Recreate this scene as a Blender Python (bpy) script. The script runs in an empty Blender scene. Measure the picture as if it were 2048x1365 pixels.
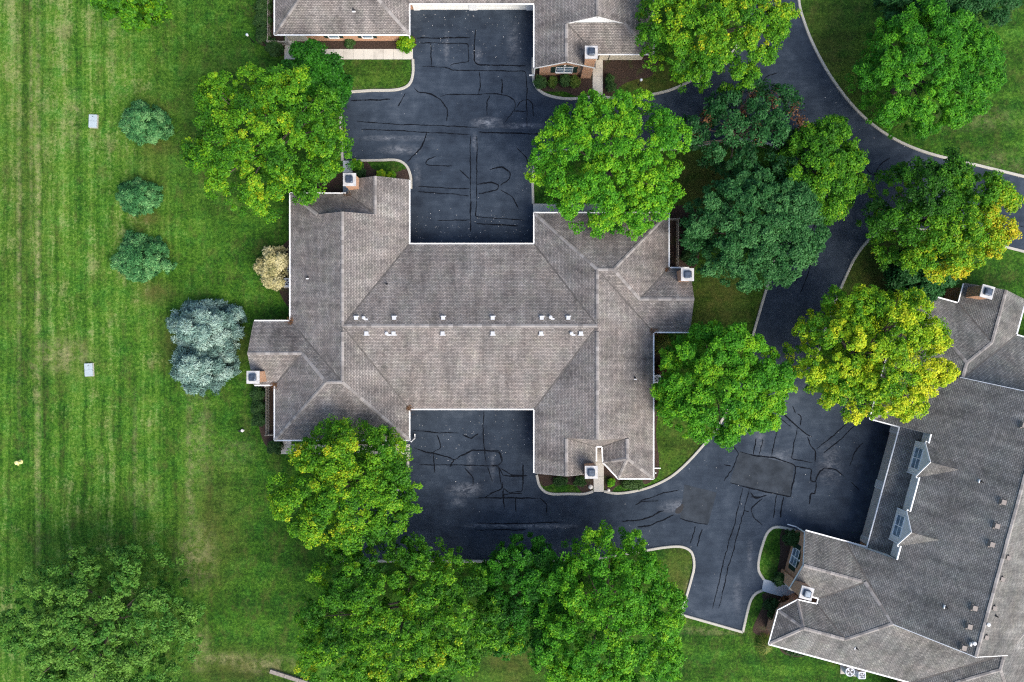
import bpy, bmesh, math, random
import numpy as np
from mathutils import Vector, Matrix

random.seed(7)
rad = math.radians
scene = bpy.context.scene
C = scene.collection

# ------------------------------------------------------------------ camera, sky, sun, exposure
CAM_H = 68.0
cam_data = bpy.data.cameras.new('camera')
cam_data.sensor_width = 36.0
cam_data.lens = 24.0
cam_data.clip_start = 0.5
cam_data.clip_end = 5000
cam = bpy.data.objects.new('camera', cam_data)
C.objects.link(cam)
cam.location = (0, 0, CAM_H)
cam.rotation_euler = (0, 0, 0)
scene.camera = cam

SUN_EL, SUN_AZ = 46.0, 140.0          # compass degrees, picture top = north
world = bpy.data.worlds.new('World')
scene.world = world
world.use_nodes = True
wn = world.node_tree
for n in list(wn.nodes):
    wn.nodes.remove(n)
sky = wn.nodes.new('ShaderNodeTexSky')
sky.sky_type = 'NISHITA'
sky.sun_disc = False
sky.sun_elevation = rad(SUN_EL)
sky.sun_rotation = rad(SUN_AZ)
sky.air_density = 1.0
sky.dust_density = 2.5
sky.ozone_density = 1.0
bg = wn.nodes.new('ShaderNodeBackground')
bg.inputs['Strength'].default_value = 0.11
wo = wn.nodes.new('ShaderNodeOutputWorld')
wn.links.new(sky.outputs[0], bg.inputs[0])
wn.links.new(bg.outputs[0], wo.inputs[0])

sun_data = bpy.data.lights.new('sun', 'SUN')
sun_data.energy = 1.5
sun_data.angle = rad(42)
sun_data.color = (1.0, 0.95, 0.86)
sun = bpy.data.objects.new('sun', sun_data)
C.objects.link(sun)
sd = Vector((math.sin(rad(SUN_AZ)) * math.cos(rad(SUN_EL)), math.cos(rad(SUN_AZ)) * math.cos(rad(SUN_EL)), math.sin(rad(SUN_EL))))
sun.rotation_euler = sd.to_track_quat('Z', 'Y').to_euler()
sun.location = (20, -40, 60)

scene.view_settings.view_transform = 'Standard'
scene.view_settings.look = 'None'
scene.view_settings.exposure = 1.68
scene.view_settings.gamma = 1.0
scene.view_settings.use_curve_mapping = False
scene.cycles.use_denoising = False
scene.cycles.filter_width = 1.2
scene.cycles.max_bounces = 6

# ------------------------------------------------------------------ plan to metres
PXM = 2048 / 102.0                    # ground pixels of the plan per metre
EAVE = 2.7
PE = PXM * CAM_H / (CAM_H - EAVE)     # plan units per metre at eave height


def W(x, y, z=0.0):
    s = PXM * CAM_H / (CAM_H - z)
    return Vector(((x - 1024) / s, -(y - 682.5) / s, z))


def Z(ox, oy, pts, k=0.29297):
    return [(ox + x * k, oy + y * k) for x, y in pts]


# ------------------------------------------------------------------ scene helpers
def link(o, parent=None):
    C.objects.link(o)
    if parent is not None:
        o.parent = parent
    return o


def tag(o, label=None, cat=None, group=None, kind=None):
    if label: o['label'] = label
    if cat: o['category'] = cat
    if group: o['group'] = group
    if kind: o['kind'] = kind
    return o


def empty(name, loc=(0, 0, 0), rz=0.0):
    o = bpy.data.objects.new(name, None)
    o.empty_display_size = 0.3
    link(o)
    o.location = loc
    o.rotation_euler = (0, 0, rz)
    return o


class MB:
    """collects verts / faces (with uv) for one mesh"""
    def __init__(self):
        self.v, self.f, self.uv = [], [], []

    def face(self, pts, uvs=None):
        b = len(self.v)
        self.v += [tuple(p) for p in pts]
        self.f.append(list(range(b, b + len(pts))))
        self.uv.append(uvs or [(0, 0)] * len(pts))

    def box(self, a, b):
        (x0, y0, z0), (x1, y1, z1) = a, b
        p = [(x0, y0, z0), (x1, y0, z0), (x1, y1, z0), (x0, y1, z0), (x0, y0, z1), (x1, y0, z1), (x1, y1, z1), (x0, y1, z1)]
        for q in ((3, 2, 1, 0), (4, 5, 6, 7), (0, 1, 5, 4), (1, 2, 6, 5), (2, 3, 7, 6), (3, 0, 4, 7)):
            P = [p[i] for i in q]
            if q in ((3, 2, 1, 0), (4, 5, 6, 7)): uv = [(c[0], c[1]) for c in P]
            elif q in ((0, 1, 5, 4), (2, 3, 7, 6)): uv = [(c[0], c[2]) for c in P]
            else: uv = [(c[1], c[2]) for c in P]
            self.face(P, uv)
        return self

    def beam(self, p, q, w, h, up=(0, 0, 1)):
        """box along p->q, w wide, hanging h below the line"""
        p, q = Vector(p), Vector(q)
        d = (q - p).normalized()
        s = d.cross(Vector(up)).normalized() * (w / 2)
        u = s.cross(d).normalized() * h
        c = [p - s - u, p + s - u, p + s, p - s, q - s - u, q + s - u, q + s, q - s]
        for f in ((0, 1, 2, 3), (7, 6, 5, 4), (3, 2, 6, 7), (1, 0, 4, 5), (2, 1, 5, 6), (0, 3, 7, 4)):
            self.face([c[i] for i in f])
        return self

    def lathe(self, prof, n=12, c=(0, 0)):
        rings = []
        for r, z in prof:
            rings.append([(c[0] + r * math.cos(2 * math.pi * i / n), c[1] + r * math.sin(2 * math.pi * i / n), z) for i in range(n)])
        for a, b in zip(rings, rings[1:]):
            for i in range(n):
                self.face([a[i], a[(i + 1) % n], b[(i + 1) % n], b[i]])
        self.face(rings[-1])
        self.face(list(reversed(rings[0])))
        return self

    def tube(self, pts, rads, n=7):
        prev = None
        for i, p in enumerate(pts):
            p = Vector(p)
            a = Vector(pts[max(i - 1, 0)]); b = Vector(pts[min(i + 1, len(pts) - 1)])
            d = (b - a).normalized()
            s = d.cross(Vector((0.31, 0.9, 0.2))).normalized(); t = d.cross(s)
            ring = [p + (s * math.cos(2 * math.pi * k / n) + t * math.sin(2 * math.pi * k / n)) * rads[i] for k in range(n)]
            if prev:
                for k in range(n):
                    self.face([prev[k], prev[(k + 1) % n], ring[(k + 1) % n], ring[k]])
            prev = ring
        self.face(prev)
        return self

    def mesh(self, name, mat):
        m = bpy.data.meshes.new(name)
        m.from_pydata(self.v, [], self.f)
        l = m.uv_layers.new(name='UVMap')
        flat = np.array([c for f in self.uv for u in f for c in u], dtype=np.float32)
        l.data.foreach_set('uv', flat)
        m.materials.append(mat)
        return m

    def build(self, name, mat, parent=None, smooth=False, merge=False):
        m = self.mesh(name, mat)
        if merge:
            bm = bmesh.new(); bm.from_mesh(m)
            bmesh.ops.remove_doubles(bm, verts=bm.verts, dist=0.0005)
            bmesh.ops.recalc_face_normals(bm, faces=bm.faces)
            bm.to_mesh(m); bm.free()
        if smooth:
            m.polygons.foreach_set('use_smooth', [True] * len(m.polygons))
        return link(bpy.data.objects.new(name, m), parent)


def smooth_line(pts, step=6.0, closed=False):
    """Catmull-Rom through plan points; a point given twice keeps its corner"""
    out = []
    n = len(pts)
    rng = range(n if closed else n - 1)
    for i in rng:
        p1, p2 = pts[i], pts[(i + 1) % n]
        p0 = pts[i - 1] if (i > 0 or closed) else p1
        p3 = pts[(i + 2) % n] if (i + 2 < n or closed) else p2
        d = math.dist(p1, p2)
        if d < 1e-6: continue
        k = max(1, int(d / step))
        for j in range(k):
            t = j / k
            c = []
            for a in (0, 1):
                # centripetal-ish: limit tangents by the segment's own length
                t1 = (p2[a] - p0[a]); t2 = (p3[a] - p1[a])
                l1 = math.dist(p0, p2) or 1; l2 = math.dist(p1, p3) or 1
                t1 = t1 / l1 * d; t2 = t2 / l2 * d
                c.append((2*t**3-3*t**2+1)*p1[a] + (t**3-2*t**2+t)*t1 + (-2*t**3+3*t**2)*p2[a] + (t**3-t**2)*t2)
            out.append(tuple(c))
    if not closed: out.append(pts[-1])
    return out


# ------------------------------------------------------------------ materials
def nodes(name):
    m = bpy.data.materials.new(name)
    m.use_nodes = True
    nt = m.node_tree
    b = nt.nodes['Principled BSDF']
    b.inputs['Specular IOR Level'].default_value = 0.3
    return m, nt, b


def N(nt, t, **kw):
    n = nt.nodes.new(t)
    for k, v in kw.items():
        if k.startswith('i_'):
            key = k[2:]
            n.inputs[int(key) if key.isdigit() else key].default_value = v
        else: setattr(n, k, v)
    return n


def ramp(nt, stops, src=None, interp='LINEAR'):
    r = nt.nodes.new('ShaderNodeValToRGB')
    r.color_ramp.interpolation = interp
    e = r.color_ramp.elements
    while len(e) < len(stops): e.new(0.5)
    for i, (p, c) in enumerate(stops):
        e[i].position = p
        e[i].color = (c, c, c, 1) if isinstance(c, (int, float)) else (c[0], c[1], c[2], 1)
    if src is not None: nt.links.new(src, r.inputs[0])
    return r.outputs[0]


def math_(nt, op, a, b=None, c=None, clamp=False):
    n = nt.nodes.new('ShaderNodeMath'); n.operation = op; n.use_clamp = clamp
    for i, v in enumerate((a, b, c)):
        if v is None: continue
        if isinstance(v, (int, float)): n.inputs[i].default_value = v
        else: nt.links.new(v, n.inputs[i])
    return n.outputs[0]


def mix(nt, f, a, b, mode='MIX'):
    n = nt.nodes.new('ShaderNodeMix'); n.data_type = 'RGBA'; n.blend_type = mode
    for i, v in ((0, f), (6, a), (7, b)):
        if isinstance(v, (int, float)): n.inputs[i].default_value = v if i == 0 else (v, v, v, 1)
        elif isinstance(v, tuple): n.inputs[i].default_value = (v[0], v[1], v[2], 1)
        else: nt.links.new(v, n.inputs[i])
    return n.outputs[2]


def noise(nt, vec, scale, detail=3.0, rough=0.55, dist=0.0):
    n = N(nt, 'ShaderNodeTexNoise', i_Scale=scale, i_Detail=detail, i_Roughness=rough, i_Distortion=dist)
    if vec is not None: nt.links.new(vec, n.inputs['Vector'])
    return n.outputs[0]


def mapped(nt, vec, rot=0.0, scale=(1, 1, 1), loc=(0, 0, 0)):
    n = nt.nodes.new('ShaderNodeMapping')
    n.inputs['Rotation'].default_value = (0, 0, rot)
    n.inputs['Scale'].default_value = scale
    n.inputs['Location'].default_value = loc
    nt.links.new(vec, n.inputs['Vector'])
    return n.outputs[0]


def worldpos(nt):
    return nt.nodes.new('ShaderNodeNewGeometry').outputs['Position']


def bump(nt, b, h, strength=0.3, dist=0.05):
    n = N(nt, 'ShaderNodeBump', i_Strength=strength, i_Distance=dist)
    nt.links.new(h, n.inputs['Height']); nt.links.new(n.outputs[0], b.inputs['Normal'])


def plain(name, col, rough=0.6, var=0.12, scale=3.0, metal=0.0, spec=0.3):
    m, nt, b = nodes(name)
    p = worldpos(nt)
    a = noise(nt, p, scale, 4)
    lo = tuple(c * (1 - var) for c in col); hi = tuple(min(1, c * (1 + var)) for c in col)
    nt.links.new(ramp(nt, [(0.3, lo), (0.7, hi)], a), b.inputs['Base Color'])
    b.inputs['Roughness'].default_value = rough
    b.inputs['Metallic'].default_value = metal
    b.inputs['Specular IOR Level'].default_value = spec
    return m


def lawn_color(nt):
    p = worldpos(nt)
    sx = N(nt, 'ShaderNodeSeparateXYZ'); nt.links.new(p, sx.inputs[0])
    wob = math_(nt, 'MULTIPLY_ADD', noise(nt, p, 0.08, 2), 10.0, sx.outputs[0])
    west = N(nt, 'ShaderNodeMapRange', interpolation_type='SMOOTHSTEP')
    for i, v in enumerate((-20.0, -33.0, 0.0, 1.0)): west.inputs[i + 1].default_value = v
    nt.links.new(wob, west.inputs[0]); west = west.outputs[0]
    # mower lanes: north-south on the west field, slanting elsewhere
    pw = N(nt, 'ShaderNodeVectorMath', operation='MULTIPLY_ADD')
    nz_ = N(nt, 'ShaderNodeTexNoise', i_Scale=0.14, i_Detail=2.0); nt.links.new(p, nz_.inputs['Vector'])
    nt.links.new(nz_.outputs['Color'], pw.inputs[0]); pw.inputs[1].default_value = (2.2, 0, 0); nt.links.new(p, pw.inputs[2]); pw = pw.outputs[0]
    ns = noise(nt, mapped(nt, pw, 0.006, (0.75, 0.012, 1)), 1.0, 5, 0.62)
    ns2 = noise(nt, mapped(nt, p, 0.012, (2.3, 0.04, 1)), 1.0, 3, 0.6)
    sl = noise(nt, mapped(nt, p, rad(14), (0.07, 0.5, 1)), 1.0, 4, 0.6)
    sl = math_(nt, 'MULTIPLY_ADD', sl, 0.45, 0.27)
    lanes = mix(nt, west, sl, math_(nt, 'ADD', math_(nt, 'MULTIPLY', ns, 0.65), math_(nt, 'MULTIPLY', ns2, 0.35)))
    big = noise(nt, p, 0.16, 4, 0.6)
    mid = noise(nt, p, 0.9, 5, 0.7)
    fine = noise(nt, p, 3.6, 4, 0.75)
    grain = noise(nt, p, 11.0, 3, 0.8)
    s = math_(nt, 'MULTIPLY_ADD', lanes, 1.6, -0.30)
    for n, k in ((big, 0.45), (mid, 0.60), (fine, 0.95), (grain, 0.95)):
        s = math_(nt, 'MULTIPLY_ADD', n, k, s)
    s = math_(nt, 'MULTIPLY_ADD', west, 0.16, s)
    v = N(nt, 'ShaderNodeMapRange'); nt.links.new(s, v.inputs[0])
    for i, q in enumerate((1.74, 2.40, 0.0, 1.0)): v.inputs[i + 1].default_value = q
    col = ramp(nt, [(0.0, (0.008, 0.028, 0.003)), (0.28, (0.018, 0.056, 0.005)), (0.52, (0.036, 0.098, 0.008)), (0.76, (0.066, 0.145, 0.014)), (1.0, (0.125, 0.195, 0.036))], v.outputs[0])
    # clover, fescue and thatch: patches of other greens and browns
    cool = ramp(nt, [(0.46, 0.0), (0.68, 0.75)], noise(nt, mapped(nt, p, 0, (1, 1, 1), (31, 7, 0)), 0.55, 5, 0.72))
    col = mix(nt, cool, col, mix(nt, 1.0, col, (0.72, 1.06, 1.35), 'MULTIPLY'))
    thatch = ramp(nt, [(0.50, 0.0), (0.72, 0.80)], noise(nt, mapped(nt, p, 0, (1, 0.55, 1), (3, 61, 0)), 0.75, 6, 0.75))
    col = mix(nt, math_(nt, 'MULTIPLY', thatch, 0.75), col, mix(nt, fine, (0.030, 0.034, 0.008), (0.115, 0.105, 0.035)))
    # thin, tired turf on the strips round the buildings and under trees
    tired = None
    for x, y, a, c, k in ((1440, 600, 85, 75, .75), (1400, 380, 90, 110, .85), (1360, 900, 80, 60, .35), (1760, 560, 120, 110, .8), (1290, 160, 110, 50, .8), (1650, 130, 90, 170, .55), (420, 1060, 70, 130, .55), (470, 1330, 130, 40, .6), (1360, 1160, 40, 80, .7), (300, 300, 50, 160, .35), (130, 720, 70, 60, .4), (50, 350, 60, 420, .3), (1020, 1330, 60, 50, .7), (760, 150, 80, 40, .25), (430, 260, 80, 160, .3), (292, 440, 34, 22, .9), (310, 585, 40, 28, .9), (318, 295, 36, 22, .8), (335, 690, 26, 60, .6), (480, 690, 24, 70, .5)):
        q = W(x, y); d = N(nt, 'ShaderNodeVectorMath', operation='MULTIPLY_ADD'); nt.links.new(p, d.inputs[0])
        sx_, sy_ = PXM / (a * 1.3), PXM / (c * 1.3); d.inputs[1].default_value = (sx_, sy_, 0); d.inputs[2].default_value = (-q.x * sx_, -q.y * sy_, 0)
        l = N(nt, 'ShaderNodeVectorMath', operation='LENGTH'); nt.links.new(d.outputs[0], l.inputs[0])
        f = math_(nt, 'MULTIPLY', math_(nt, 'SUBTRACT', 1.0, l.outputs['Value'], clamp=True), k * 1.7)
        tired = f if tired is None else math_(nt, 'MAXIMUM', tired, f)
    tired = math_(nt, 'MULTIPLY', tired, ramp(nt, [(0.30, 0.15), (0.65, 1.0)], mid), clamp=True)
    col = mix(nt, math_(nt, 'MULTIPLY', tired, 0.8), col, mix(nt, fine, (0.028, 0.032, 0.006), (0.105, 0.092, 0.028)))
    # worn, strawy lanes and patches
    dry = math_(nt, 'MULTIPLY', ns, west)
    dry = math_(nt, 'MULTIPLY_ADD', noise(nt, p, 0.33, 5, 0.68), 0.55, math_(nt, 'MULTIPLY', dry, 0.55))
    dry = math_(nt, 'MULTIPLY_ADD', fine, 0.35, dry)
    dm = N(nt, 'ShaderNodeMapRange'); nt.links.new(dry, dm.inputs[0])
    for i, q in enumerate((0.75, 0.95, 0.0, 0.75)): dm.inputs[i + 1].default_value = q
    col = mix(nt, dm.outputs[0], col, mix(nt, grain, (0.13, 0.125, 0.045), (0.34, 0.30, 0.16)))
    straw = None
    for x, y, a, c, k in ((76, 600, 6, 700, 1.0), (38, 420, 5, 420, .8), (62, 200, 4, 260, .8), (130, 712, 55, 34, 1.0), (145, 235, 20, 50, .7), (380, 960, 9, 200, .8), (392, 1110, 38, 60, 1.0), (400, 880, 26, 90, .6), (455, 1318, 70, 13, .9), (530, 1330, 60, 18, .9), (400, 1300, 20, 50, .8), (300, 852, 7, 12, 1.3), (68, 730, 9, 8, 1.2), (620, 178, 200, 5, .5), (290, 990, 30, 26, .6), (225, 40, 7, 160, .7), (270, 950, 5, 160, .6), (470, 905, 40, 30, .4), (1375, 1200, 8, 60, .8), (1420, 1262, 70, 8, .8), (1640, 250, 60, 70, .4), (1960, 240, 90, 22, .5), (1990, 330, 60, 30, .5)):
        q = W(x, y); d = N(nt, 'ShaderNodeVectorMath', operation='MULTIPLY_ADD'); nt.links.new(p, d.inputs[0])
        sx_, sy_ = PXM / (a * 1.4), PXM / (c * 1.4); d.inputs[1].default_value = (sx_, sy_, 0); d.inputs[2].default_value = (-q.x * sx_, -q.y * sy_, 0)
        l = N(nt, 'ShaderNodeVectorMath', operation='LENGTH'); nt.links.new(d.outputs[0], l.inputs[0])
        f = math_(nt, 'MULTIPLY', math_(nt, 'SUBTRACT', 1.0, l.outputs['Value'], clamp=True), k * 1.05)
        straw = f if straw is None else math_(nt, 'MAXIMUM', straw, f)
    sn = ramp(nt, [(0.44, 0.0), (0.66, 1.0)], noise(nt, p, 1.0, 7, 0.82))
    col = mix(nt, math_(nt, 'MULTIPLY', math_(nt, 'MULTIPLY', straw, sn), 0.9, clamp=True), col, mix(nt, grain, (0.15, 0.145, 0.055), (0.36, 0.31, 0.17)))
    return col, math_(nt, 'ADD', fine, grain)


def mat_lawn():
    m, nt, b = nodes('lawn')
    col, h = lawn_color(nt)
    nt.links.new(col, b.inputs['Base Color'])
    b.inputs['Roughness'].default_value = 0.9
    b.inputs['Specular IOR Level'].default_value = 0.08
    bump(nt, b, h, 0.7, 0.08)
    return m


def mat_asphalt():
    m, nt, b = nodes('asphalt')
    p = worldpos(nt)
    big = noise(nt, p, 0.10, 4, 0.6); mid = noise(nt, p, 0.9, 4, 0.6); fine = noise(nt, p, 14.0, 3, 0.7)
    streak = noise(nt, mapped(nt, p, rad(8), (0.5, 3.0, 1)), 1.0, 4, 0.65)
    s = math_(nt, 'MULTIPLY_ADD', big, 0.9, math_(nt, 'MULTIPLY', mid, 0.5))
    s = math_(nt, 'MULTIPLY_ADD', fine, 0.5, s)
    s = math_(nt, 'MULTIPLY_ADD', streak, 0.25, s)
    v = N(nt, 'ShaderNodeMapRange'); nt.links.new(s, v.inputs[0])
    for i, q in enumerate((0.82, 1.38, 0, 1)): v.inputs[i + 1].default_value = q
    col = ramp(nt, [(0.0, (0.012, 0.0165, 0.025)), (0.5, (0.028, 0.038, 0.053)), (1.0, (0.062, 0.076, 0.096))], v.outputs[0])
    # chalky worn spots where water dries out: (x, y, half length, half width, amount)
    spots = [(975, 246, 26, 9, .9), (1040, 252, 40, 5, .7), (800, 300, 34, 8, .55), (790, 277, 60, 5, .5), (893, 95, 5, 26, .5), (1028, 85, 12, 34, .35),
             (955, 112, 8, 14, .45), (950, 285, 5, 16, .6), (1063, 350, 10, 16, .5), (930, 980, 30, 12, .75), (918, 1005, 12, 8, .6), (1080, 1053, 60, 4, .95),
             (1000, 1052, 60, 4, .6), (940, 925, 6, 22, .35), (985, 930, 5, 30, .3), (1360, 1014, 34, 12, .65), (1500, 1110, 5, 24, .4), (1475, 1195, 8, 30, .35),
             (1530, 1150, 6, 40, .3), (1560, 915, 26, 16, .35), (1660, 930, 20, 40, .35), (1690, 425, 12, 26, .5), (1780, 1000, 20, 24, .25), (835, 350, 6, 24, .3),
             (1520, 875, 9, 24, .45), (1265, 905, 20, 8, .2)]
    patch = None
    nz = noise(nt, mapped(nt, p, 0.1, (0.8, 1.4, 1)), 1.7, 6, 0.78, 1.2); nz = ramp(nt, [(0.42, 0.0), (0.70, 1.0)], nz)
    for x, y, a, c, k in spots:
        q = W(x, y)
        d = N(nt, 'ShaderNodeVectorMath', operation='MULTIPLY_ADD')
        nt.links.new(p, d.inputs[0])
        sx, sy = PXM / (a * 1.5), PXM / (c * 1.5)
        d.inputs[1].default_value = (sx, sy, 0); d.inputs[2].default_value = (-q.x * sx, -q.y * sy, 0)
        l = N(nt, 'ShaderNodeVectorMath', operation='LENGTH'); nt.links.new(d.outputs[0], l.inputs[0])
        f = math_(nt, 'SUBTRACT', 1.0, l.outputs['Value'], clamp=True)
        f = math_(nt, 'MULTIPLY', f, k)
        patch = f if patch is None else math_(nt, 'MAXIMUM', patch, f)
    patch = math_(nt, 'MULTIPLY', patch, math_(nt, 'MULTIPLY_ADD', nz, 1.0, 0.05), clamp=True)
    col = mix(nt, patch, col, (0.27, 0.28, 0.30))
    scuff = noise(nt, mapped(nt, p, rad(-35), (3.5, 14.0, 1)), 1.0, 3, 0.6)
    scuff = ramp(nt, [(0.70, 0.0), (0.80, 0.35)], scuff)
    col = mix(nt, scuff, col, (0.13, 0.135, 0.14))
    nt.links.new(col, b.inputs['Base Color'])
    b.inputs['Roughness'].default_value = 0.8
    b.inputs['Specular IOR Level'].default_value = 0.06
    bump(nt, b, fine, 0.25, 0.02)
    return m


def mat_shingle(name, dark, mid_, light):
    m, nt, b = nodes(name)
    uv = nt.nodes.new('ShaderNodeTexCoord').outputs['UV']
    br = N(nt, 'ShaderNodeTexBrick', offset=0.5, squash=1.0)
    br.inputs['Color1'].default_value = (0, 0, 0, 1); br.inputs['Color2'].default_value = (1, 1, 1, 1); br.inputs['Mortar'].default_value = (0.5, 0.5, 0.5, 1)
    br.inputs['Scale'].default_value = 1.0
    br.inputs['Mortar Size'].default_value = 0.022; br.inputs['Mortar Smooth'].default_value = 0.3; br.inputs['Bias'].default_value = 0.0
    br.inputs['Brick Width'].default_value = 0.27; br.inputs['Row Height'].default_value = 0.14
    nt.links.new(uv, br.inputs['Vector'])
    p = worldpos(nt)
    big = noise(nt, p, 0.22, 5, 0.65); mid = noise(nt, p, 1.5, 4, 0.7); gran = noise(nt, p, 24, 2, 0.6)
    run = noise(nt, mapped(nt, uv, 0, (1.1, 0.16, 1)), 1.0, 4, 0.6)        # rain streaks down the slope
    t = math_(nt, 'MULTIPLY_ADD', br.outputs['Color'], 0.24, 0.11)
    for n, k in ((big, 0.55), (mid, 0.50), (run, 0.85), (gran, 0.65)):
        t = math_(nt, 'MULTIPLY_ADD', n, k, t)
    v = N(nt, 'ShaderNodeMapRange'); nt.links.new(t, v.inputs[0])
    for i, q in enumerate((1.16, 2.06, 0, 1)): v.inputs[i + 1].default_value = q
    col = ramp(nt, [(0.0, dark), (0.5, mid_), (1.0, light)], v.outputs[0])
    hue = noise(nt, p, 0.5, 3)
    col = mix(nt, math_(nt, 'MULTIPLY', ramp(nt, [(0.35, 0.0), (0.7, 1.0)], hue), 0.45), col, mix(nt, 1.0, col, (1.10, 0.96, 0.90), 'MULTIPLY'))
    moss = noise(nt, mapped(nt, p, 0, (1, 1, 1), (9, 4, 2)), 0.8, 4, 0.7)
    col = mix(nt, math_(nt, 'MULTIPLY', ramp(nt, [(0.45, 0.0), (0.7, 1.0)], moss), 0.5), col, mix(nt, 1.0, col, (0.93, 1.03, 0.92), 'MULTIPLY'))
    # dark algae along the eaves and valleys, drifting with the rain
    alg = ramp(nt, [(0.47, 0.0), (0.70, 0.7)], noise(nt, mapped(nt, p, 0, (0.36, 0.36, 0.36)), 1.0, 6, 0.72))
    col = mix(nt, alg, col, mix(nt, 1.0, col, (0.50, 0.50, 0.53), 'MULTIPLY'))
    col = mix(nt, math_(nt, 'MULTIPLY', br.outputs['Fac'], 0.75), col, (0.035, 0.034, 0.034))
    nt.links.new(col, b.inputs['Base Color'])
    b.inputs['Roughness'].default_value = 0.92
    b.inputs['Specular IOR Level'].default_value = 0.12
    h = math_(nt, 'SUBTRACT', math_(nt, 'MULTIPLY', br.outputs['Color'], 0.3), math_(nt, 'MULTIPLY', br.outputs['Fac'], 1.0))
    bump(nt, b, math_(nt, 'MULTIPLY_ADD', gran, 0.3, h), 0.7, 0.03)
    return m


def mat_cap(name, lo, hi):
    m, nt, b = nodes(name)
    oi = nt.nodes.new('ShaderNodeObjectInfo').outputs['Random']
    c = ramp(nt, [(0.0, lo), (0.35, tuple((a + d) / 2 for a, d in zip(lo, hi))), (1.0, hi)], oi)
    g = noise(nt, worldpos(nt), 16, 3, 0.7)
    nt.links.new(mix(nt, g, mix(nt, 1.0, c, (0.72, 0.72, 0.72), 'MULTIPLY'), c), b.inputs['Base Color'])
    b.inputs['Roughness'].default_value = 0.9
    return m


def mat_brick():
    m, nt, b = nodes('brick')
    uv = nt.nodes.new('ShaderNodeTexCoord').outputs['UV']
    br = N(nt, 'ShaderNodeTexBrick', offset=0.5)
    br.inputs['Color1'].default_value = (0.40, 0.19, 0.095, 1); br.inputs['Color2'].default_value = (0.52, 0.28, 0.15, 1); br.inputs['Mortar'].default_value = (0.45, 0.38, 0.31, 1)
    br.inputs['Scale'].default_value = 1.0; br.inputs['Mortar Size'].default_value = 0.008
    br.inputs['Brick Width'].default_value = 0.215; br.inputs['Row Height'].default_value = 0.075
    nt.links.new(uv, br.inputs['Vector'])
    g = noise(nt, worldpos(nt), 2.5, 4)
    nt.links.new(mix(nt, g, mix(nt, 1.0, br.outputs['Color'], (0.75, 0.72, 0.70), 'MULTIPLY'), br.outputs['Color']), b.inputs['Base Color'])
    b.inputs['Roughness'].default_value = 0.85
    bump(nt, b, math_(nt, 'SUBTRACT', 1.0, br.outputs['Fac']), 0.4, 0.01)
    return m


def mat_siding(name, col):
    m, nt, b = nodes(name)
    uv = nt.nodes.new('ShaderNodeTexCoord').outputs['UV']
    sx = N(nt, 'ShaderNodeSeparateXYZ'); nt.links.new(uv, sx.inputs[0])
    lap = math_(nt, 'FRACT', math_(nt, 'MULTIPLY', sx.outputs[1], 6.0))
    g = noise(nt, worldpos(nt), 1.5, 4)
    c = ramp(nt, [(0.3, tuple(v * 0.88 for v in col)), (0.7, col)], g)
    nt.links.new(c, b.inputs['Base Color'])
    b.inputs['Roughness'].default_value = 0.6
    bump(nt, b, lap, 0.5, 0.02)
    return m


def mat_concrete(name, col):
    m, nt, b = nodes(name)
    p = worldpos(nt)
    a = noise(nt, p, 1.2, 5, 0.65); f = noise(nt, p, 18, 3, 0.7)
    oi = nt.nodes.new('ShaderNodeObjectInfo').outputs['Random']
    s = math_(nt, 'MULTIPLY_ADD', f, 0.35, math_(nt, 'MULTIPLY', a, 0.8)); s = math_(nt, 'MULTIPLY_ADD', oi, 0.2, s)
    nt.links.new(ramp(nt, [(0.35, tuple(c * 0.62 for c in col)), (0.6, tuple(c * 0.88 for c in col)), (0.95, col)], s), b.inputs['Base Color'])
    b.inputs['Roughness'].default_value = 0.85
    bump(nt, b, f, 0.2, 0.01)
    return m


def mat_mulch():
    m, nt, b = nodes('mulch')
    p = worldpos(nt)
    a = noise(nt, p, 9, 4, 0.75); g = noise(nt, p, 0.9, 3)
    c = ramp(nt, [(0.3, (0.010, 0.007, 0.005)), (0.55, (0.040, 0.024, 0.017)), (0.8, (0.11, 0.075, 0.055))], a)
    c = mix(nt, ramp(nt, [(0.55, 0.0), (0.7, 0.6)], g), c, (0.035, 0.05, 0.012))
    nt.links.new(c, b.inputs['Base Color'])
    b.inputs['Roughness'].default_value = 0.95
    bump(nt, b, a, 0.9, 0.06)
    return m


def mat_leaf(name, stops, trans=0.22, rough=0.5):
    m, nt, b = nodes(name)
    at = N(nt, 'ShaderNodeAttribute', attribute_name='tint')
    c = ramp(nt, stops, at.outputs['Fac'])
    nt.links.new(c, b.inputs['Base Color'])
    b.inputs['Roughness'].default_value = rough
    b.inputs['Specular IOR Level'].default_value = 0.12
    tr = nt.nodes.new('ShaderNodeBsdfTranslucent'); nt.links.new(mix(nt, 1.0, c, (1.1, 1.25, 0.6), 'MULTIPLY'), tr.inputs[0])
    mx = nt.nodes.new('ShaderNodeMixShader'); mx.inputs[0].default_value = trans
    nt.links.new(b.outputs[0], mx.inputs[1]); nt.links.new(tr.outputs[0], mx.inputs[2])
    nt.links.new(mx.outputs[0], nt.nodes['Material Output'].inputs[0])
    return m


def mat_glass():
    m, nt, b = nodes('window_glass')
    g = noise(nt, worldpos(nt), 2.0, 2)
    nt.links.new(ramp(nt, [(0.3, (0.06, 0.09, 0.13)), (0.7, (0.20, 0.28, 0.34))], g), b.inputs['Base Color'])
    b.inputs['Roughness'].default_value = 0.05
    b.inputs['Specular IOR Level'].default_value = 0.9
    return m


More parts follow.
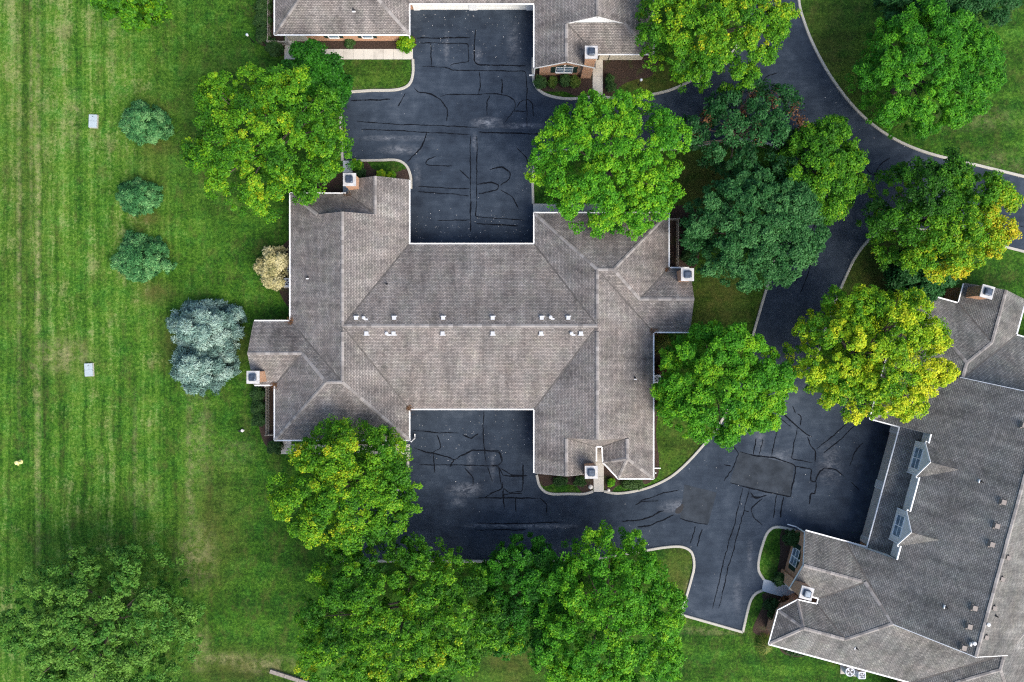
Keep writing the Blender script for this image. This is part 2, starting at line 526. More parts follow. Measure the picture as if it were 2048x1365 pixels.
M = dict(
    lawn=mat_lawn(), asphalt=mat_asphalt(),
    shingle=mat_shingle('weathered_shingle', (0.078, 0.071, 0.067), (0.225, 0.205, 0.190), (0.42, 0.385, 0.355)),
    shingle_grey=mat_shingle('grey_shingle', (0.060, 0.060, 0.058), (0.180, 0.176, 0.166), (0.36, 0.35, 0.325)),
    cap=mat_cap('ridge_shingle', (0.15, 0.136, 0.126), (0.285, 0.262, 0.243)),
    valley=plain('valley_grit_shade', (0.075, 0.068, 0.062), 0.9, 0.35, 3.0),  # dark tone carries grit and the painted shade line between slopes
    brick=mat_brick(), white=plain('white_trim', (0.66, 0.66, 0.65), 0.45, 0.10),
    cream=mat_siding('cream_siding', (0.55, 0.50, 0.40)), taupe=mat_siding('taupe_siding', (0.66, 0.635, 0.59)),
    whiteside=mat_siding('white_siding', (0.72, 0.72, 0.70)), door=plain('garage_door_paint', (0.50, 0.45, 0.39), 0.5, 0.06), doorw=plain('white_garage_door', (0.70, 0.69, 0.64), 0.5, 0.05),
    green=plain('green_shutter', (0.012, 0.028, 0.022), 0.5), glass=mat_glass(),
    concrete=mat_concrete('concrete', (0.36, 0.34, 0.295)), slab=mat_concrete('walk_concrete', (0.47, 0.44, 0.385)), slab_blue=mat_concrete('grey_walk_concrete', (0.40, 0.43, 0.445)),
    mulch=mat_mulch(), tar=plain('crack_sealer', (0.0055, 0.0065, 0.009), 0.8, 0.3, 5.0, 0.0, 0.02),
    patch=plain('patched_asphalt', (0.030, 0.036, 0.044), 0.95, 0.35, 0.9, 0.0, 0.05), hole=plain('exposed_base', (0.008, 0.008, 0.010), 0.7),
    flue=plain('flue_metal', (0.06, 0.075, 0.10), 0.35, 0.3, 4.0, 0.6), capstone=plain('chimney_crown', (0.38, 0.37, 0.36), 0.7, 0.2),
    metal=plain('vent_metal', (0.40, 0.40, 0.40), 0.4, 0.08), brownmetal=plain('brown_vent', (0.16, 0.135, 0.12), 0.5, 0.15), lead=plain('pipe_boot', (0.02, 0.02, 0.022), 0.5),
    acgrey=plain('condenser_shell', (0.42, 0.45, 0.50), 0.45, 0.1), acdark=plain('condenser_grille', (0.015, 0.018, 0.025), 0.5), bark=plain('bark', (0.085, 0.068, 0.052), 0.9, 0.35, 6.0),
    fence=plain('weathered_fence', (0.30, 0.285, 0.25), 0.85, 0.25, 4.0), box=plain('utility_green_white', (0.29, 0.335, 0.35), 0.5, 0.08), pole=plain('dark_post', (0.012, 0.012, 0.013), 0.5),
    lampwhite=plain('lamp_glass', (0.75, 0.76, 0.68), 0.4, 0.05), timber=plain('grey_timber', (0.20, 0.175, 0.15), 0.9, 0.3, 5.0), yellow=plain('yellow_paint', (0.72, 0.62, 0.25), 0.6, 0.15),
    stone=plain('pale_stone', (0.55, 0.52, 0.47), 0.8, 0.2, 5.0),
)
G = lambda *s: list(s)
L = dict(
    maple=mat_leaf('maple_leaves', G((0.0, (0.014, 0.060, 0.006)), (0.35, (0.040, 0.150, 0.008)), (0.62, (0.105, 0.265, 0.010)), (0.85, (0.27, 0.36, 0.012)), (1.0, (0.45, 0.37, 0.015)))),
    linden=mat_leaf('linden_leaves', G((0.0, (0.011, 0.062, 0.006)), (0.4, (0.030, 0.150, 0.008)), (0.75, (0.085, 0.275, 0.011)), (1.0, (0.20, 0.37, 0.012)))),
    lime=mat_leaf('lime_leaves', G((0.0, (0.018, 0.078, 0.005)), (0.35, (0.065, 0.205, 0.008)), (0.65, (0.22, 0.37, 0.010)), (1.0, (0.52, 0.52, 0.02)))),
    dark=mat_leaf('dark_leaves', G((0.0, (0.008, 0.040, 0.010)), (0.5, (0.024, 0.100, 0.024)), (1.0, (0.075, 0.205, 0.060)))),
    spruce=mat_leaf('spruce_needles', G((0.0, (0.045, 0.095, 0.078)), (0.5, (0.135, 0.230, 0.195)), (1.0, (0.30, 0.41, 0.35))), 0.1, 0.6),
    juniper=mat_leaf('juniper_scales', G((0.0, (0.012, 0.060, 0.018)), (0.5, (0.048, 0.170, 0.052)), (1.0, (0.18, 0.36, 0.13))), 0.1, 0.6),
    cream=mat_leaf('cream_leaves', G((0.0, (0.07, 0.09, 0.02)), (0.5, (0.36, 0.32, 0.15)), (1.0, (0.60, 0.54, 0.33)))),
    box=mat_leaf('boxwood_leaves', G((0.0, (0.012, 0.035, 0.010)), (0.5, (0.028, 0.070, 0.018)), (1.0, (0.060, 0.115, 0.030)))),
    rust=mat_leaf('rust_leaves', G((0.0, (0.035, 0.018, 0.010)), (0.5, (0.095, 0.042, 0.020)), (1.0, (0.20, 0.10, 0.035)))),
    grass=mat_leaf('long_grass', G((0.0, (0.03, 0.07, 0.012)), (0.5, (0.09, 0.14, 0.02)), (1.0, (0.24, 0.22, 0.06)))),
    litter=mat_leaf('dry_leaf_litter', G((0.0, (0.16, 0.14, 0.10)), (0.6, (0.30, 0.30, 0.29)), (1.0, (0.50, 0.50, 0.50))), 0.05),
    field=mat_leaf('hazy_green_leaves', G((0.0, (0.014, 0.060, 0.009)), (0.5, (0.042, 0.145, 0.018)), (1.0, (0.115, 0.235, 0.034)))),
)

# ------------------------------------------------------------------ the ground
def sheet(name, pts, z, mat, parent=None, kind='structure', sub=None):
    mb = MB()
    P = [W(x, y) for x, y in pts]
    if sum(a.x * b.y - b.x * a.y for a, b in zip(P, P[1:] + P[:1])) < 0: P.reverse()
    mb.face([(p.x, p.y, z) for p in P])
    o = mb.build(name, mat, parent)
    if kind: o['kind'] = kind
    return o


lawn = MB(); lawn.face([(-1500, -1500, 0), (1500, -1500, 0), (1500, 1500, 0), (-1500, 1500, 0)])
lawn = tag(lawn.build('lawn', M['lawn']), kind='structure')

# edges of the asphalt, in order round the drive.  'c' runs carry a concrete curb.
RUNS = [
    ('n', [(804, -30), (804, 72), (824, 76), (824, 98)]),
    ('w', [(824, 98), (826, 119)]),
    ('c', [(826, 119), (826, 148), (818, 170), (795, 180), (740, 182), (683, 186)]),
    ('c', [(683, 186), (682, 250), (685, 322)]),
    ('w', [(685, 322), (706, 322)]),
    ('c', [(706, 322), (760, 321), (795, 321), (812, 331), (821, 352), (822, 378)]),
    ('n', [(822, 378), (806, 385), (806, 520), (1082, 520), (1082, 432), (1066, 430)]),
    ('w', [(1066, 430), (1066, 408)]),
    ('c', [(1066, 408), (1066, 350), (1076, 318), (1105, 304), (1180, 300), (1300, 300), (1357, 298), (1401, 291), (1470, 280), (1540, 290), (1585, 330), (1592, 385), (1572, 450), (1535, 570), (1504, 676), (1476, 770), (1450, 830), (1412, 884), (1352, 946), (1306, 972), (1262, 984), (1230, 987), (1208, 983)]),
    ('w', [(1208, 983), (1186, 983)]),
    ('c', [(1186, 983), (1170, 988), (1140, 988), (1097, 987), (1080, 974), (1073, 950)]),
    ('n', [(1073, 950), (1082, 945), (1082, 795), (806, 795), (806, 890), (820, 892)]),
    ('w', [(820, 892), (820, 909)]),
    ('c', [(816, 909), (815, 950), (808, 972), (790, 982), (740, 984), (682, 986)]),
    ('c', [(682, 986), (680, 1060), (681, 1122)]),
    ('c', [(681, 1122), (800, 1122), (1110, 1122), (1200, 1116), (1290, 1101), (1335, 1094), (1365, 1094), (1383, 1105), (1388, 1132), (1382, 1160), (1372, 1195), (1362, 1229)]),
    ('c', [(1362, 1229), (1485, 1264)]),
    ('c', [(1485, 1264), (1494, 1224), (1502, 1198), (1512, 1186), (1524, 1181)]),
    ('w', [(1524, 1181), (1527, 1159)]),
    ('c', [(1527, 1159), (1517, 1142), (1517, 1120), (1526, 1085), (1536, 1063), (1552, 1054), (1590, 1061)]),
    ('n', [(1590, 1061), (1620, 1075), (1690, 1110), (1760, 1130), (1840, 850), (1760, 800), (1690, 790), (1630, 785), (1621, 770)]),
    ('c', [(1621, 770), (1625, 742), (1640, 690), (1665, 614), (1690, 556), (1712, 512), (1744, 474), (1775, 459), (1830, 458), (1920, 473), (2010, 494), (2130, 525)]),
    ('n', [(2130, 525), (2900, 725), (2900, 575), (2130, 374)]),
    ('c', [(2130, 374), (2048, 354), (1950, 330), (1850, 305), (1780, 274), (1720, 228), (1665, 160), (1626, 90), (1603, 30), (1597, 0), (1594, -60)]),
    ('n', [(1594, -60), (1600, -700), (1506, -700), (1500, -60)]),
    ('c', [(1500, -60), (1497, 20), (1475, 90), (1440, 128), (1390, 158), (1340, 181), (1290, 192), (1240, 197), (1206, 195)]),
    ('w', [(1206, 195), (1184, 195)]),
    ('c', [(1184, 195), (1150, 198), (1120, 197), (1088, 188), (1070, 171), (1066, 148), (1066, 116)]),
    ('n', [(1066, 116), (1082, 110), (1082, -30)]),
]
outline, curb_lines = [], []
for k, pts in RUNS:
    s = smooth_line(pts) if k == 'c' else pts
    if k == 'c': curb_lines.append(s)
    for p in s:
        if not outline or math.dist(outline[-1], p) > 0.5: outline.append(p)
asphalt = sheet('asphalt_drive', outline, 0.004, M['asphalt'])

CURB_W, CURB_H = 0.27, 0.12


def curb(line):
    P = [W(x, y) for x, y in line]
    prof = [(-CURB_W / 2, -0.02), (-CURB_W / 2 + 0.02, CURB_H - 0.03), (-CURB_W / 2 + 0.06, CURB_H), (CURB_W / 2 - 0.03, CURB_H), (CURB_W / 2, CURB_H - 0.03), (CURB_W / 2, -0.02)]
    mb = MB(); prev = None
    for i, p in enumerate(P):
        d = (P[min(i + 1, len(P) - 1)] - P[max(i - 1, 0)]); d.z = 0; d.normalize()
        s = Vector((d.y, -d.x, 0))
        ring = [p + s * a + Vector((0, 0, h)) for a, h in prof]
        if prev:
            for k in range(len(prof) - 1): mb.face([prev[k], prev[k + 1], ring[k + 1], ring[k]])
        else: mb.face(ring)
        prev = ring
    mb.face(list(reversed(prev)))
    return tag(mb.build('curb', M['concrete']), kind='structure')


for s in curb_lines: curb(s)


def slabs(quads, mat, h=0.07, gap=0.012):
    """one walkway: an Empty that parents each cast slab (four plan corners each)"""
    c = W(*quads[0][0]); e = tag(empty('walkway', c), kind='structure')
    for q in quads:
        P = [W(x, y) - c for x, y in q]
        m = sum(P, Vector()) / 4
        P = [p + (m - p).normalized() * gap for p in P]
        if sum(a.x * b.y - b.x * a.y for a, b in zip(P, P[1:] + P[:1])) < 0: P.reverse()
        hh = h + random.uniform(-0.006, 0.006)
        mb = MB()
        mb.face([(p.x, p.y, hh) for p in P])
        for i in range(4):
            a, b = P[i], P[(i + 1) % 4]
            mb.face([(a.x, a.y, -0.02), (b.x, b.y, -0.02), (b.x, b.y, hh), (a.x, a.y, hh)])
        mb.build('paving_slab', mat, e)
    return e


def strip(x0, y0, x1, y1, xs=None, ys=None):
    if xs: return [[(a, y0), (b, y0), (b, y1), (a, y1)] for a, b in zip(xs, xs[1:])]
    return [[(x0, a), (x1, a), (x1, b), (x0, b)] for a, b in zip(ys, ys[1:])]


slabs(strip(0, 99, 0, 119.5, xs=[569, 590, 610, 630, 649, 668, 687, 707, 728, 748, 767, 787, 806, 826]) + strip(570, 0, 588.5, 0, ys=[70, 81, 99]), M['slab'])
slabs(strip(0, 889, 0, 908.5, xs=[562, 584, 612, 642, 672, 704, 734, 768, 795, 820]) + strip(566, 0, 583, 0, ys=[868, 889]), M['slab'])
slabs(strip(686, 0, 705.5, 0, ys=[322, 346, 372, 396]), M['slab_blue'])
slabs(strip(0, 408, 0, 428, xs=[1066, 1086, 1106, 1130, 1154, 1178, 1202, 1226]), M['slab'])
slabs(strip(1185, 0, 1205.5, 0, ys=[196, 175, 154, 138, 116]), M['slab'])
slabs(strip(1187, 0, 1207.5, 0, ys=[984, 953, 926, 900, 876]), M['slab'])
slabs([[(1527, 1158), (1546, 1163), (1540, 1187), (1523, 1182)], [(1546, 1163), (1568, 1169), (1562, 1193), (1540, 1187)], [(1568, 1169), (1592, 1175), (1586, 1199), (1562, 1193)]], M['slab_blue'])


def bed(pts, z=0.010):
    return sheet('mulch_bed', smooth_line(pts, 4, True), z, M['mulch'])


bed([(589, 72), (700, 71), (826, 72), (826, 98), (700, 98.5), (589, 98)])
bed([(1072, 140), (1183, 140), (1183, 193), (1150, 192), (1130, 184), (1105, 184), (1080, 180), (1071, 160)])
bed([(1208, 108), (1310, 108), (1305, 150), (1270, 160), (1245, 170), (1225, 192), (1208, 192)])
bed([(708, 326), (735, 325), (745, 338), (790, 345), (818, 340), (819, 372), (708, 380)])
bed([(620, 385), (684, 330), (684, 395), (620, 400)])
bed([(1078, 948), (1184, 948), (1184, 982), (1165, 985), (1150, 972), (1110, 968), (1085, 972)])
bed([(1210, 925), (1240, 950), (1305, 955), (1295, 968), (1270, 966), (1235, 972), (1222, 984), (1210, 980)])
bed([(1303, 660), (1322, 662), (1330, 680), (1324, 740), (1332, 770), (1322, 810), (1312, 860), (1318, 920), (1314, 955), (1300, 955), (1298, 800)])
bed([(1564, 1060), (1586, 1066), (1598, 1080), (1590, 1130), (1575, 1165), (1555, 1160), (1560, 1110)])
bed([(1528, 1186), (1585, 1200), (1560, 1240), (1548, 1275), (1520, 1272), (1506, 1262), (1515, 1235), (1526, 1210)])
bed([(560, 500), (590, 480), (590, 620), (566, 600), (555, 560)])
bed([(512, 768), (548, 768), (552, 885), (566, 905), (556, 909), (532, 892), (522, 870), (514, 830)])
bed([(520, -10), (560, -10), (568, 80), (568, 110), (548, 104), (530, 94), (512, 80), (518, 40)])
bed([(1334, 424), (1392, 420), (1396, 470), (1390, 535), (1334, 538)])
bed([(1560, 1270), (1600, 1290), (1612, 1310), (1580, 1312), (1560, 1300)])

# tar sealed cracks, each its own ribbon lying on the asphalt
CRACKS = []
z1 = lambda *p: CRACKS.append(Z(500, 0, p)); z3 = lambda *p: CRACKS.append(Z(480, 300, p)); z5 = lambda *p: CRACKS.append(Z(460, 580, p))
z6 = lambda *p: CRACKS.append(Z(980, 620, p)); z8 = lambda *p: CRACKS.append(Z(950, 965, p)); z7 = lambda *p: CRACKS.append(Z(1448, 760, p)); z9 = lambda *p: CRACKS.append(Z(1448, 0, p))
z1((1140, 262), (1500, 258)); z1((1155, 295), (1490, 300), (1495, 420), (1380, 440), (1370, 455)); z1((1235, 300), (1240, 455)); z1((1540, 200), (1530, 350), (1535, 430), (1560, 445), (1880, 450))
z1((1180, 455), (1330, 462), (1365, 470), (1370, 480), (1560, 485), (1880, 488), (1890, 600), (1892, 870)); z1((1565, 490), (1575, 590), (1560, 640))
z1((1120, 600), (1145, 630), (1230, 640), (1300, 680), (1350, 750), (1345, 830)); z1((1300, 660), (1350, 645), (1560, 645), (1680, 640), (1760, 655), (1810, 690), (1815, 740), (1780, 780), (1740, 830))
z1((1635, 655), (1615, 700), (1620, 790)); z1((1720, 540), (1718, 640)); z1((1820, 740), (1850, 690), (1900, 680), (1930, 710), (1935, 800)); z1((1800, 760), (1885, 760)); z1((690, 688), (960, 680))
z1((730, 830), (1000, 850), (1200, 855), (1480, 870), (1560, 870)); z1((760, 885), (1000, 890), (1200, 905), (1500, 920)); z1((1560, 905), (1900, 915), (2040, 920))
z1((1505, 930), (1505, 1365)); z1((1548, 930), (1548, 1365)); z1((1205, 900), (1180, 990), (1130, 1050), (1075, 1105)); z1((1270, 1070), (1210, 1090), (1200, 1125), (1240, 1135), (1380, 1135))
z1((1430, 1160), (1500, 1225)); z1((1640, 1160), (1720, 1140), (1780, 1180), (1770, 1230), (1710, 1270)); z1((1150, 1275), (1350, 1285), (1500, 1290)); z1((1150, 1310), (1400, 1330), (1500, 1340))
z1((1550, 1260), (1650, 1245), (1700, 1265), (1690, 1300), (1560, 1325)); z1((1820, 1010), (1890, 1080), (1900, 1130)); z1((1060, 640), (1010, 730))
z3((1575, 345), (1575, 560)); z3((1612, 345), (1612, 460), (1750, 470), (1940, 480)); z3((1350, 483), (1570, 478)); z3((1612, 505), (1900, 520)); z3((1780, 275), (1860, 320), (1900, 400))
z5((1250, 960), (1390, 975), (1560, 978)); z5((1590, 990), (1650, 1020), (1700, 985)); z5((1735, 830), (1725, 1000), (1740, 1100), (1745, 1190)); z5((1415, 990), (1445, 1080), (1390, 1110))
z5((1260, 1080), (1340, 1110), (1390, 1115), (1500, 1145), (1530, 1165), (1650, 1095), (1740, 1095), (1840, 1110), (1860, 1180)); z5((1390, 1120), (1400, 1250))
z5((1290, 1195), (1500, 1195), (1650, 1198), (1830, 1205), (1850, 1300), (1860, 1365)); z5((1500, 1210), (1530, 1165)); z5((1600, 1215), (1660, 1280), (1660, 1340)); z5((1760, 1210), (1790, 1310)); z5((1850, 1220), (1930, 1270), (2030, 1270)); z5((2000, 1190), (2005, 1330))
z6((0, 1060), (60, 1065), (90, 1020), (60, 960), (0, 965)); z6((60, 1070), (85, 1130), (150, 1135), (240, 1135)); z6((230, 1060), (220, 1240), (130, 1250), (90, 1215), (80, 1280)); z6((80, 1220), (0, 1255)); z6((0, 1285), (280, 1285))
z8((0, 108), (160, 105), (430, 108)); z8((60, 105), (150, 60), (190, 40), (190, 0)); z8((190, 60), (200, 180)); z8((275, 100), (278, 200)); z8((190, 90), (235, 75), (320, 75)); z8((440, 105), (490, 150), (488, 210))
z8((1090, 155), (1130, 130), (1250, 125)); z8((1130, 130), (1250, 85), (1390, 50)); z8((1000, 265), (1130, 260), (1290, 195)); z8((0, 280), (250, 280), (600, 272)); z8((0, 325), (350, 325)); z8((1110, 305), (1180, 300), (1360, 225))
z8((1400, 245), (1450, 265), (1590, 290)); z8((1505, 300), (1470, 420)); z8((1550, 320), (1515, 440)); z8((1830, 40), (1780, 250), (1690, 560), (1620, 860)); z8((1875, 40), (1810, 280), (1720, 620), (1665, 860))
z8((1880, 70), (1910, 110), (1960, 100)); z8((1960, 110), (1880, 180), (1900, 240), (1960, 290)); z8((1840, 195), (1870, 200))
z7((105, 490), (220, 520), (340, 530), (480, 580), (490, 600), (455, 800), (180, 740), (45, 705)); z7((0, 440), (60, 450), (100, 500), (60, 600), (0, 690)); z7((0, 580), (50, 590)); z7((220, 400), (195, 510)); z7((265, 400), (240, 510))
z7((385, 280), (345, 430), (325, 520)); z7((385, 215), (500, 320), (560, 370), (600, 390)); z7((385, 265), (455, 320)); z7((500, 330), (460, 540), (600, 565)); z7((570, 390), (590, 450), (630, 490), (620, 560))
z7((630, 470), (720, 400), (850, 290)); z7((680, 500), (800, 400), (930, 280)); z7((480, 590), (600, 610), (590, 690), (625, 700), (650, 620), (690, 600), (760, 610), (820, 660)); z7((500, 230), (530, 250), (520, 310)); z7((470, 180), (490, 230))
z7((630, 700), (620, 780), (590, 770), (580, 850)); z7((950, 430), (890, 500), (860, 590)); z7((360, 790), (335, 940)); z7((405, 800), (385, 940)); z7((180, 800), (250, 800), (290, 790)); z7((870, 700), (920, 750))
z9((430, 105), (515, 92)); z9((170, 440), (230, 560), (290, 640), (330, 720)); z9((135, 635), (240, 590), (300, 515), (370, 500)); z9((290, 560), (360, 600), (410, 660)); z9((1130, 1080), (1060, 1130), (1020, 1200)); z9((920, 1090), (1000, 1190), (1050, 1190)); z9((1480, 1130), (1510, 1120), (1600, 1165))
CRACKS += [[(1640, 420), (1610, 500), (1590, 570)], [(1660, 430), (1625, 520), (1600, 590)], [(2040, 420), (1990, 400), (1960, 395)], [(2048, 455), (1990, 440)]]


def ribbon(line, wid, z, name, mat, parent):
    pts = []
    for (xa, ya), (xb, yb_) in zip(line, line[1:]):
        k = max(1, int(math.dist((xa, ya), (xb, yb_)) / 2.6))
        pts += [(xa + (xb - xa) * j / k, ya + (yb_ - ya) * j / k) for j in range(k)]
    pts.append(line[-1])
    for _ in range(2): pts = pts[:1] + [tuple((a[i] + 2 * b[i] + c[i]) / 4 for i in (0, 1)) for a, b, c in zip(pts, pts[1:], pts[2:])] + pts[-1:]
    rng = random.Random(int(sum(p[0] for p in line)))
    P, off = [], 0.0
    for x, y in pts:
        off = off * 0.8 + rng.uniform(-0.75, 0.75)
        P.append(W(x + off * 0.8, y + off * 0.6))
    mb = MB(); prev = None; ph = rng.uniform(0, 9)
    for i, p in enumerate(P):
        d = P[min(i + 1, len(P) - 1)] - P[max(i - 1, 0)]
        if d.length < 1e-6: continue
        d.normalize()
        t = i / max(1, len(P) - 1)
        w = wid * (0.95 + 0.30 * math.sin(i * 0.31 + ph) * math.sin(i * 0.13) + rng.uniform(-0.25, 0.35)) * min(1, 0.45 + 6 * t * (1 - t))
        s = Vector((d.y, -d.x, 0)) * max(0.018, w / 2)
        a, b = p - s, p + s
        if prev: mb.face([(prev[0].x, prev[0].y, z), (prev[1].x, prev[1].y, z), (b.x, b.y, z), (a.x, a.y, z)])
        prev = (a, b)
    return mb.build(name, mat, parent)


for i, c in enumerate(CRACKS):
    ribbon(c, 0.085 if i % 3 else 0.12, 0.012 + 0.0006 * (i % 9), 'crack_seal', M['tar'], asphalt)


def patch_sheet(pts, z, mat, name):
    o = sheet(name, pts, z, mat, asphalt, None)
    return o


patch_sheet(Z(1448, 760, [(105, 490), (480, 580), (455, 800), (40, 700)]), 0.008, M['patch'], 'asphalt_patch')
patch_sheet(Z(950, 965, [(1430, 15), (1650, 70), (1590, 290), (1400, 245)]), 0.008, M['patch'], 'asphalt_patch')
patch_sheet(smooth_line([(1351, 1026), (1353, 1018), (1361, 1012), (1364, 1008), (1367, 1011), (1365, 1020), (1359, 1027)], 2, True), 0.019, M['hole'], 'pothole')

# ------------------------------------------------------------------ houses
ZR, PW = 5.53, 0.5
CX, CY = 943.5, 653.5


def V(x, y, z):
    return Vector(((x - CX) / PE, -(y - CY) / PE, z))


def rot(f):
    return [(2 * CX - x, 2 * CY - y, z) for x, y, z in f]


E = EAVE
ZG = E + PW * 61.5 / PE
ZB = E + PW * 63.5 / PE
ZY = E + PW * 56 / PE
N_END = [   # north end of the west wing: hip, small gablet, entry gable
    [(581, 388, E), (581, 643, E), (699.5, 761.5, ZR), (699.5, 435, ZR), (643, 435, ZG)],
    [(581, 388, E), (643, 435, ZG), (756.5, 435, ZG), (695.4, 388, E)],
    [(695.4, 360, E), (695.4, 388, E), (756.5, 435, ZG), (756.5, 360, ZG)],
    [(756.5, 360, ZG), (818, 360, E), (818, 489, E), (699.5, 653.5, ZR), (699.5, 435, ZR), (756.5, 435, ZG)],
]
S_END = [   # south end of the west wing: hip end and west bump-out
    [(550, 880, E), (818, 880, E), (699.5, 761.5, ZR), (668.5, 761.5, ZR)],
    [(550, 770, E), (613.5, 706.5, ZB), (668.5, 761.5, ZR), (550, 880, E)],
    [(507, 643, E), (581, 643, E), (699.5, 761.5, ZR), (668.5, 761.5, ZR), (613.5, 706.5, ZB), (507, 706.5, ZB)],
    [(507, 770, E), (507, 706.5, ZB), (613.5, 706.5, ZB), (550, 770, E)],
]
S_EAST = [(818, 818, E), (818, 880, E), (699.5, 761.5, ZR), (699.5, 653.5, ZR)]
BAY = [
    [(1250, 913, ZY), (1207, 925, E), (1237, 957, E)],
    [(1250, 913, ZY), (1237, 957, E), (1306, 957, E)],
]


def roof_faces(var):
    f = list(N_END) + list(S_END)
    f += [rot(x) for x in S_END]
    mainN = [(818, 489, E), (1069, 489, E), (1187.5, 653.5, ZR), (699.5, 653.5, ZR)]
    if var == 'tall':
        zp = lambda y: 9.0 - 0.63 * (y - 653.5) / PE
        f += [[(818, 865, zp(865)), (818, 880, E), (699.5, 761.5, ZR), (699.5, 767, ZR)]]
        up = [(1069, 784, zp(784)), (1069, 865, zp(865)), (1187.5, 767, zp(767)), (1187.5, 653.5, 9.0), (699.5, 653.5, 9.0), (699.5, 767, zp(767)), (818, 865, zp(865)), (818, 784, zp(784))]
        f += [up, [(1187.5, 653.5, 9.0), (1187.5, 540, zp(767)), (1069, 442, E), (818, 442, E), (699.5, 540, zp(767)), (699.5, 653.5, 9.0)]]
        f += [[(818, 818, E), (1069, 818, E), (1069, 777, 3.40), (818, 777, 3.40)]]
        f += [[(1069, 947, E), (1069, 865, E), (1187.5, 767, ZR), (1130.5, 823, ZG), (1130.5, 947, ZG)],
              [(1191.6, 947, E), (1191.6, 885, E), (1130.5, 823, ZG), (1130.5, 947, ZG)],
              [(1130.5, 823, ZG), (1191.6, 885, E), (1205, 885, E), (1250, 829, ZY), (1187.5, 767, ZR)],
              [(1250, 829, ZY), (1205, 885, E), (1207, 925, E), (1250, 913, ZY)],
              [(1306, 957, E), (1306, 664, E), (1187.5, 545.5, ZR), (1187.5, 767, ZR), (1250, 829, ZY), (1250, 913, ZY)]] + BAY
        return f
    f += [S_EAST, rot(S_EAST), mainN, rot(mainN)]
    if var == 'bay':
        f += [[(1130.5, 947, ZG), (1069, 947, E), (1069, 818, E), (1187.5, 653.5, ZR), (1187.5, 872, ZR), (1130.5, 872, ZG)],
              [(1191.6, 947, E), (1191.6, 893, E), (1130.5, 872, ZG), (1130.5, 947, ZG)],
              [(1130.5, 872, ZG), (1191.6, 893, E), (1205, 893, E), (1250, 872, ZY)],
              [(1250, 872, ZY), (1205, 893, E), (1207, 925, E), (1250, 913, ZY)],
              [(1306, 957, E), (1306, 664, E), (1187.5, 545.5, ZR), (1187.5, 872, ZR), (1250, 872, ZY), (1250, 913, ZY)]] + BAY
    else:
        f += [rot(x) for x in N_END]
    return f


def eave_outline(var):
    a = [(581, 388), (695.4, 388), (695.4, 360), (818, 360), (818, 489), (1069, 489), (1069, 427), (1337, 427), (1337, 537), (1380, 537), (1380, 664), (1306, 664)]
    if var == 'std': a += [(1306, 919), (1191.6, 919)]
    else:
        t = 893 if var == 'bay' else 885
        a += [(1306, 957), (1237, 957), (1207, 925), (1205, t), (1191.6, t)]
    return a + [(1191.6, 947), (1069, 947), (1069, 818), (818, 818), (818, 880), (550, 880), (550, 770), (507, 770), (507, 643), (581, 643)]


def inset(poly, dist):
    """dist(i) = inset of edge i, metres; polygon clockwise in plan"""
    P = [Vector(((x - CX) / PE, -(y - CY) / PE)) for x, y in poly]
    n = len(P); lines = []
    for i in range(n):
        a, b = P[i], P[(i + 1) % n]
        d = (b - a).normalized(); nrm = Vector((d.y, -d.x))        # inward for clockwise order
        lines.append((a + nrm * dist(i), d))
    out = []
    for i in range(n):
        p, d = lines[i - 1]; q, e = lines[i]
        den = d.x * e.y - d.y * e.x
        t = ((q - p).x * e.y - (q - p).y * e.x) / den if abs(den) > 1e-6 else 0
        out.append(p + d * t)
    return out


CAP_MESH = None


def cap_mesh():
    mb = MB(); l, w, d = 0.46, 0.155, 0.06
    for s in (-1, 1):
        mb.face([(0, 0, 0.045), (l, 0, 0.03), (l, s * w, 0.03 - d), (0, s * w, 0.045 - d)][::s])
        mb.face([(0, s * w, 0.045 - d), (l, s * w, 0.03 - d), (l, s * w, -d), (0, s * w, -d)][::s])
    mb.face([(0, -w, 0.045 - d), (0, 0, 0.045), (0, w, 0.045 - d), (0, w, -d), (0, -w, -d)])
    return mb.mesh('ridge_cap', M['cap'])


def in_frame(house, p, margin=20):
    q = house.matrix_world @ p if False else HM[house.name] @ p
    s = PXM * CAM_H / (CAM_H - q.z)
    x, y = 1024 + q.x * s, 682.5 - q.y * s
    return -margin < x < 2048 + margin and -margin < y < 1365 + margin


HM = {}


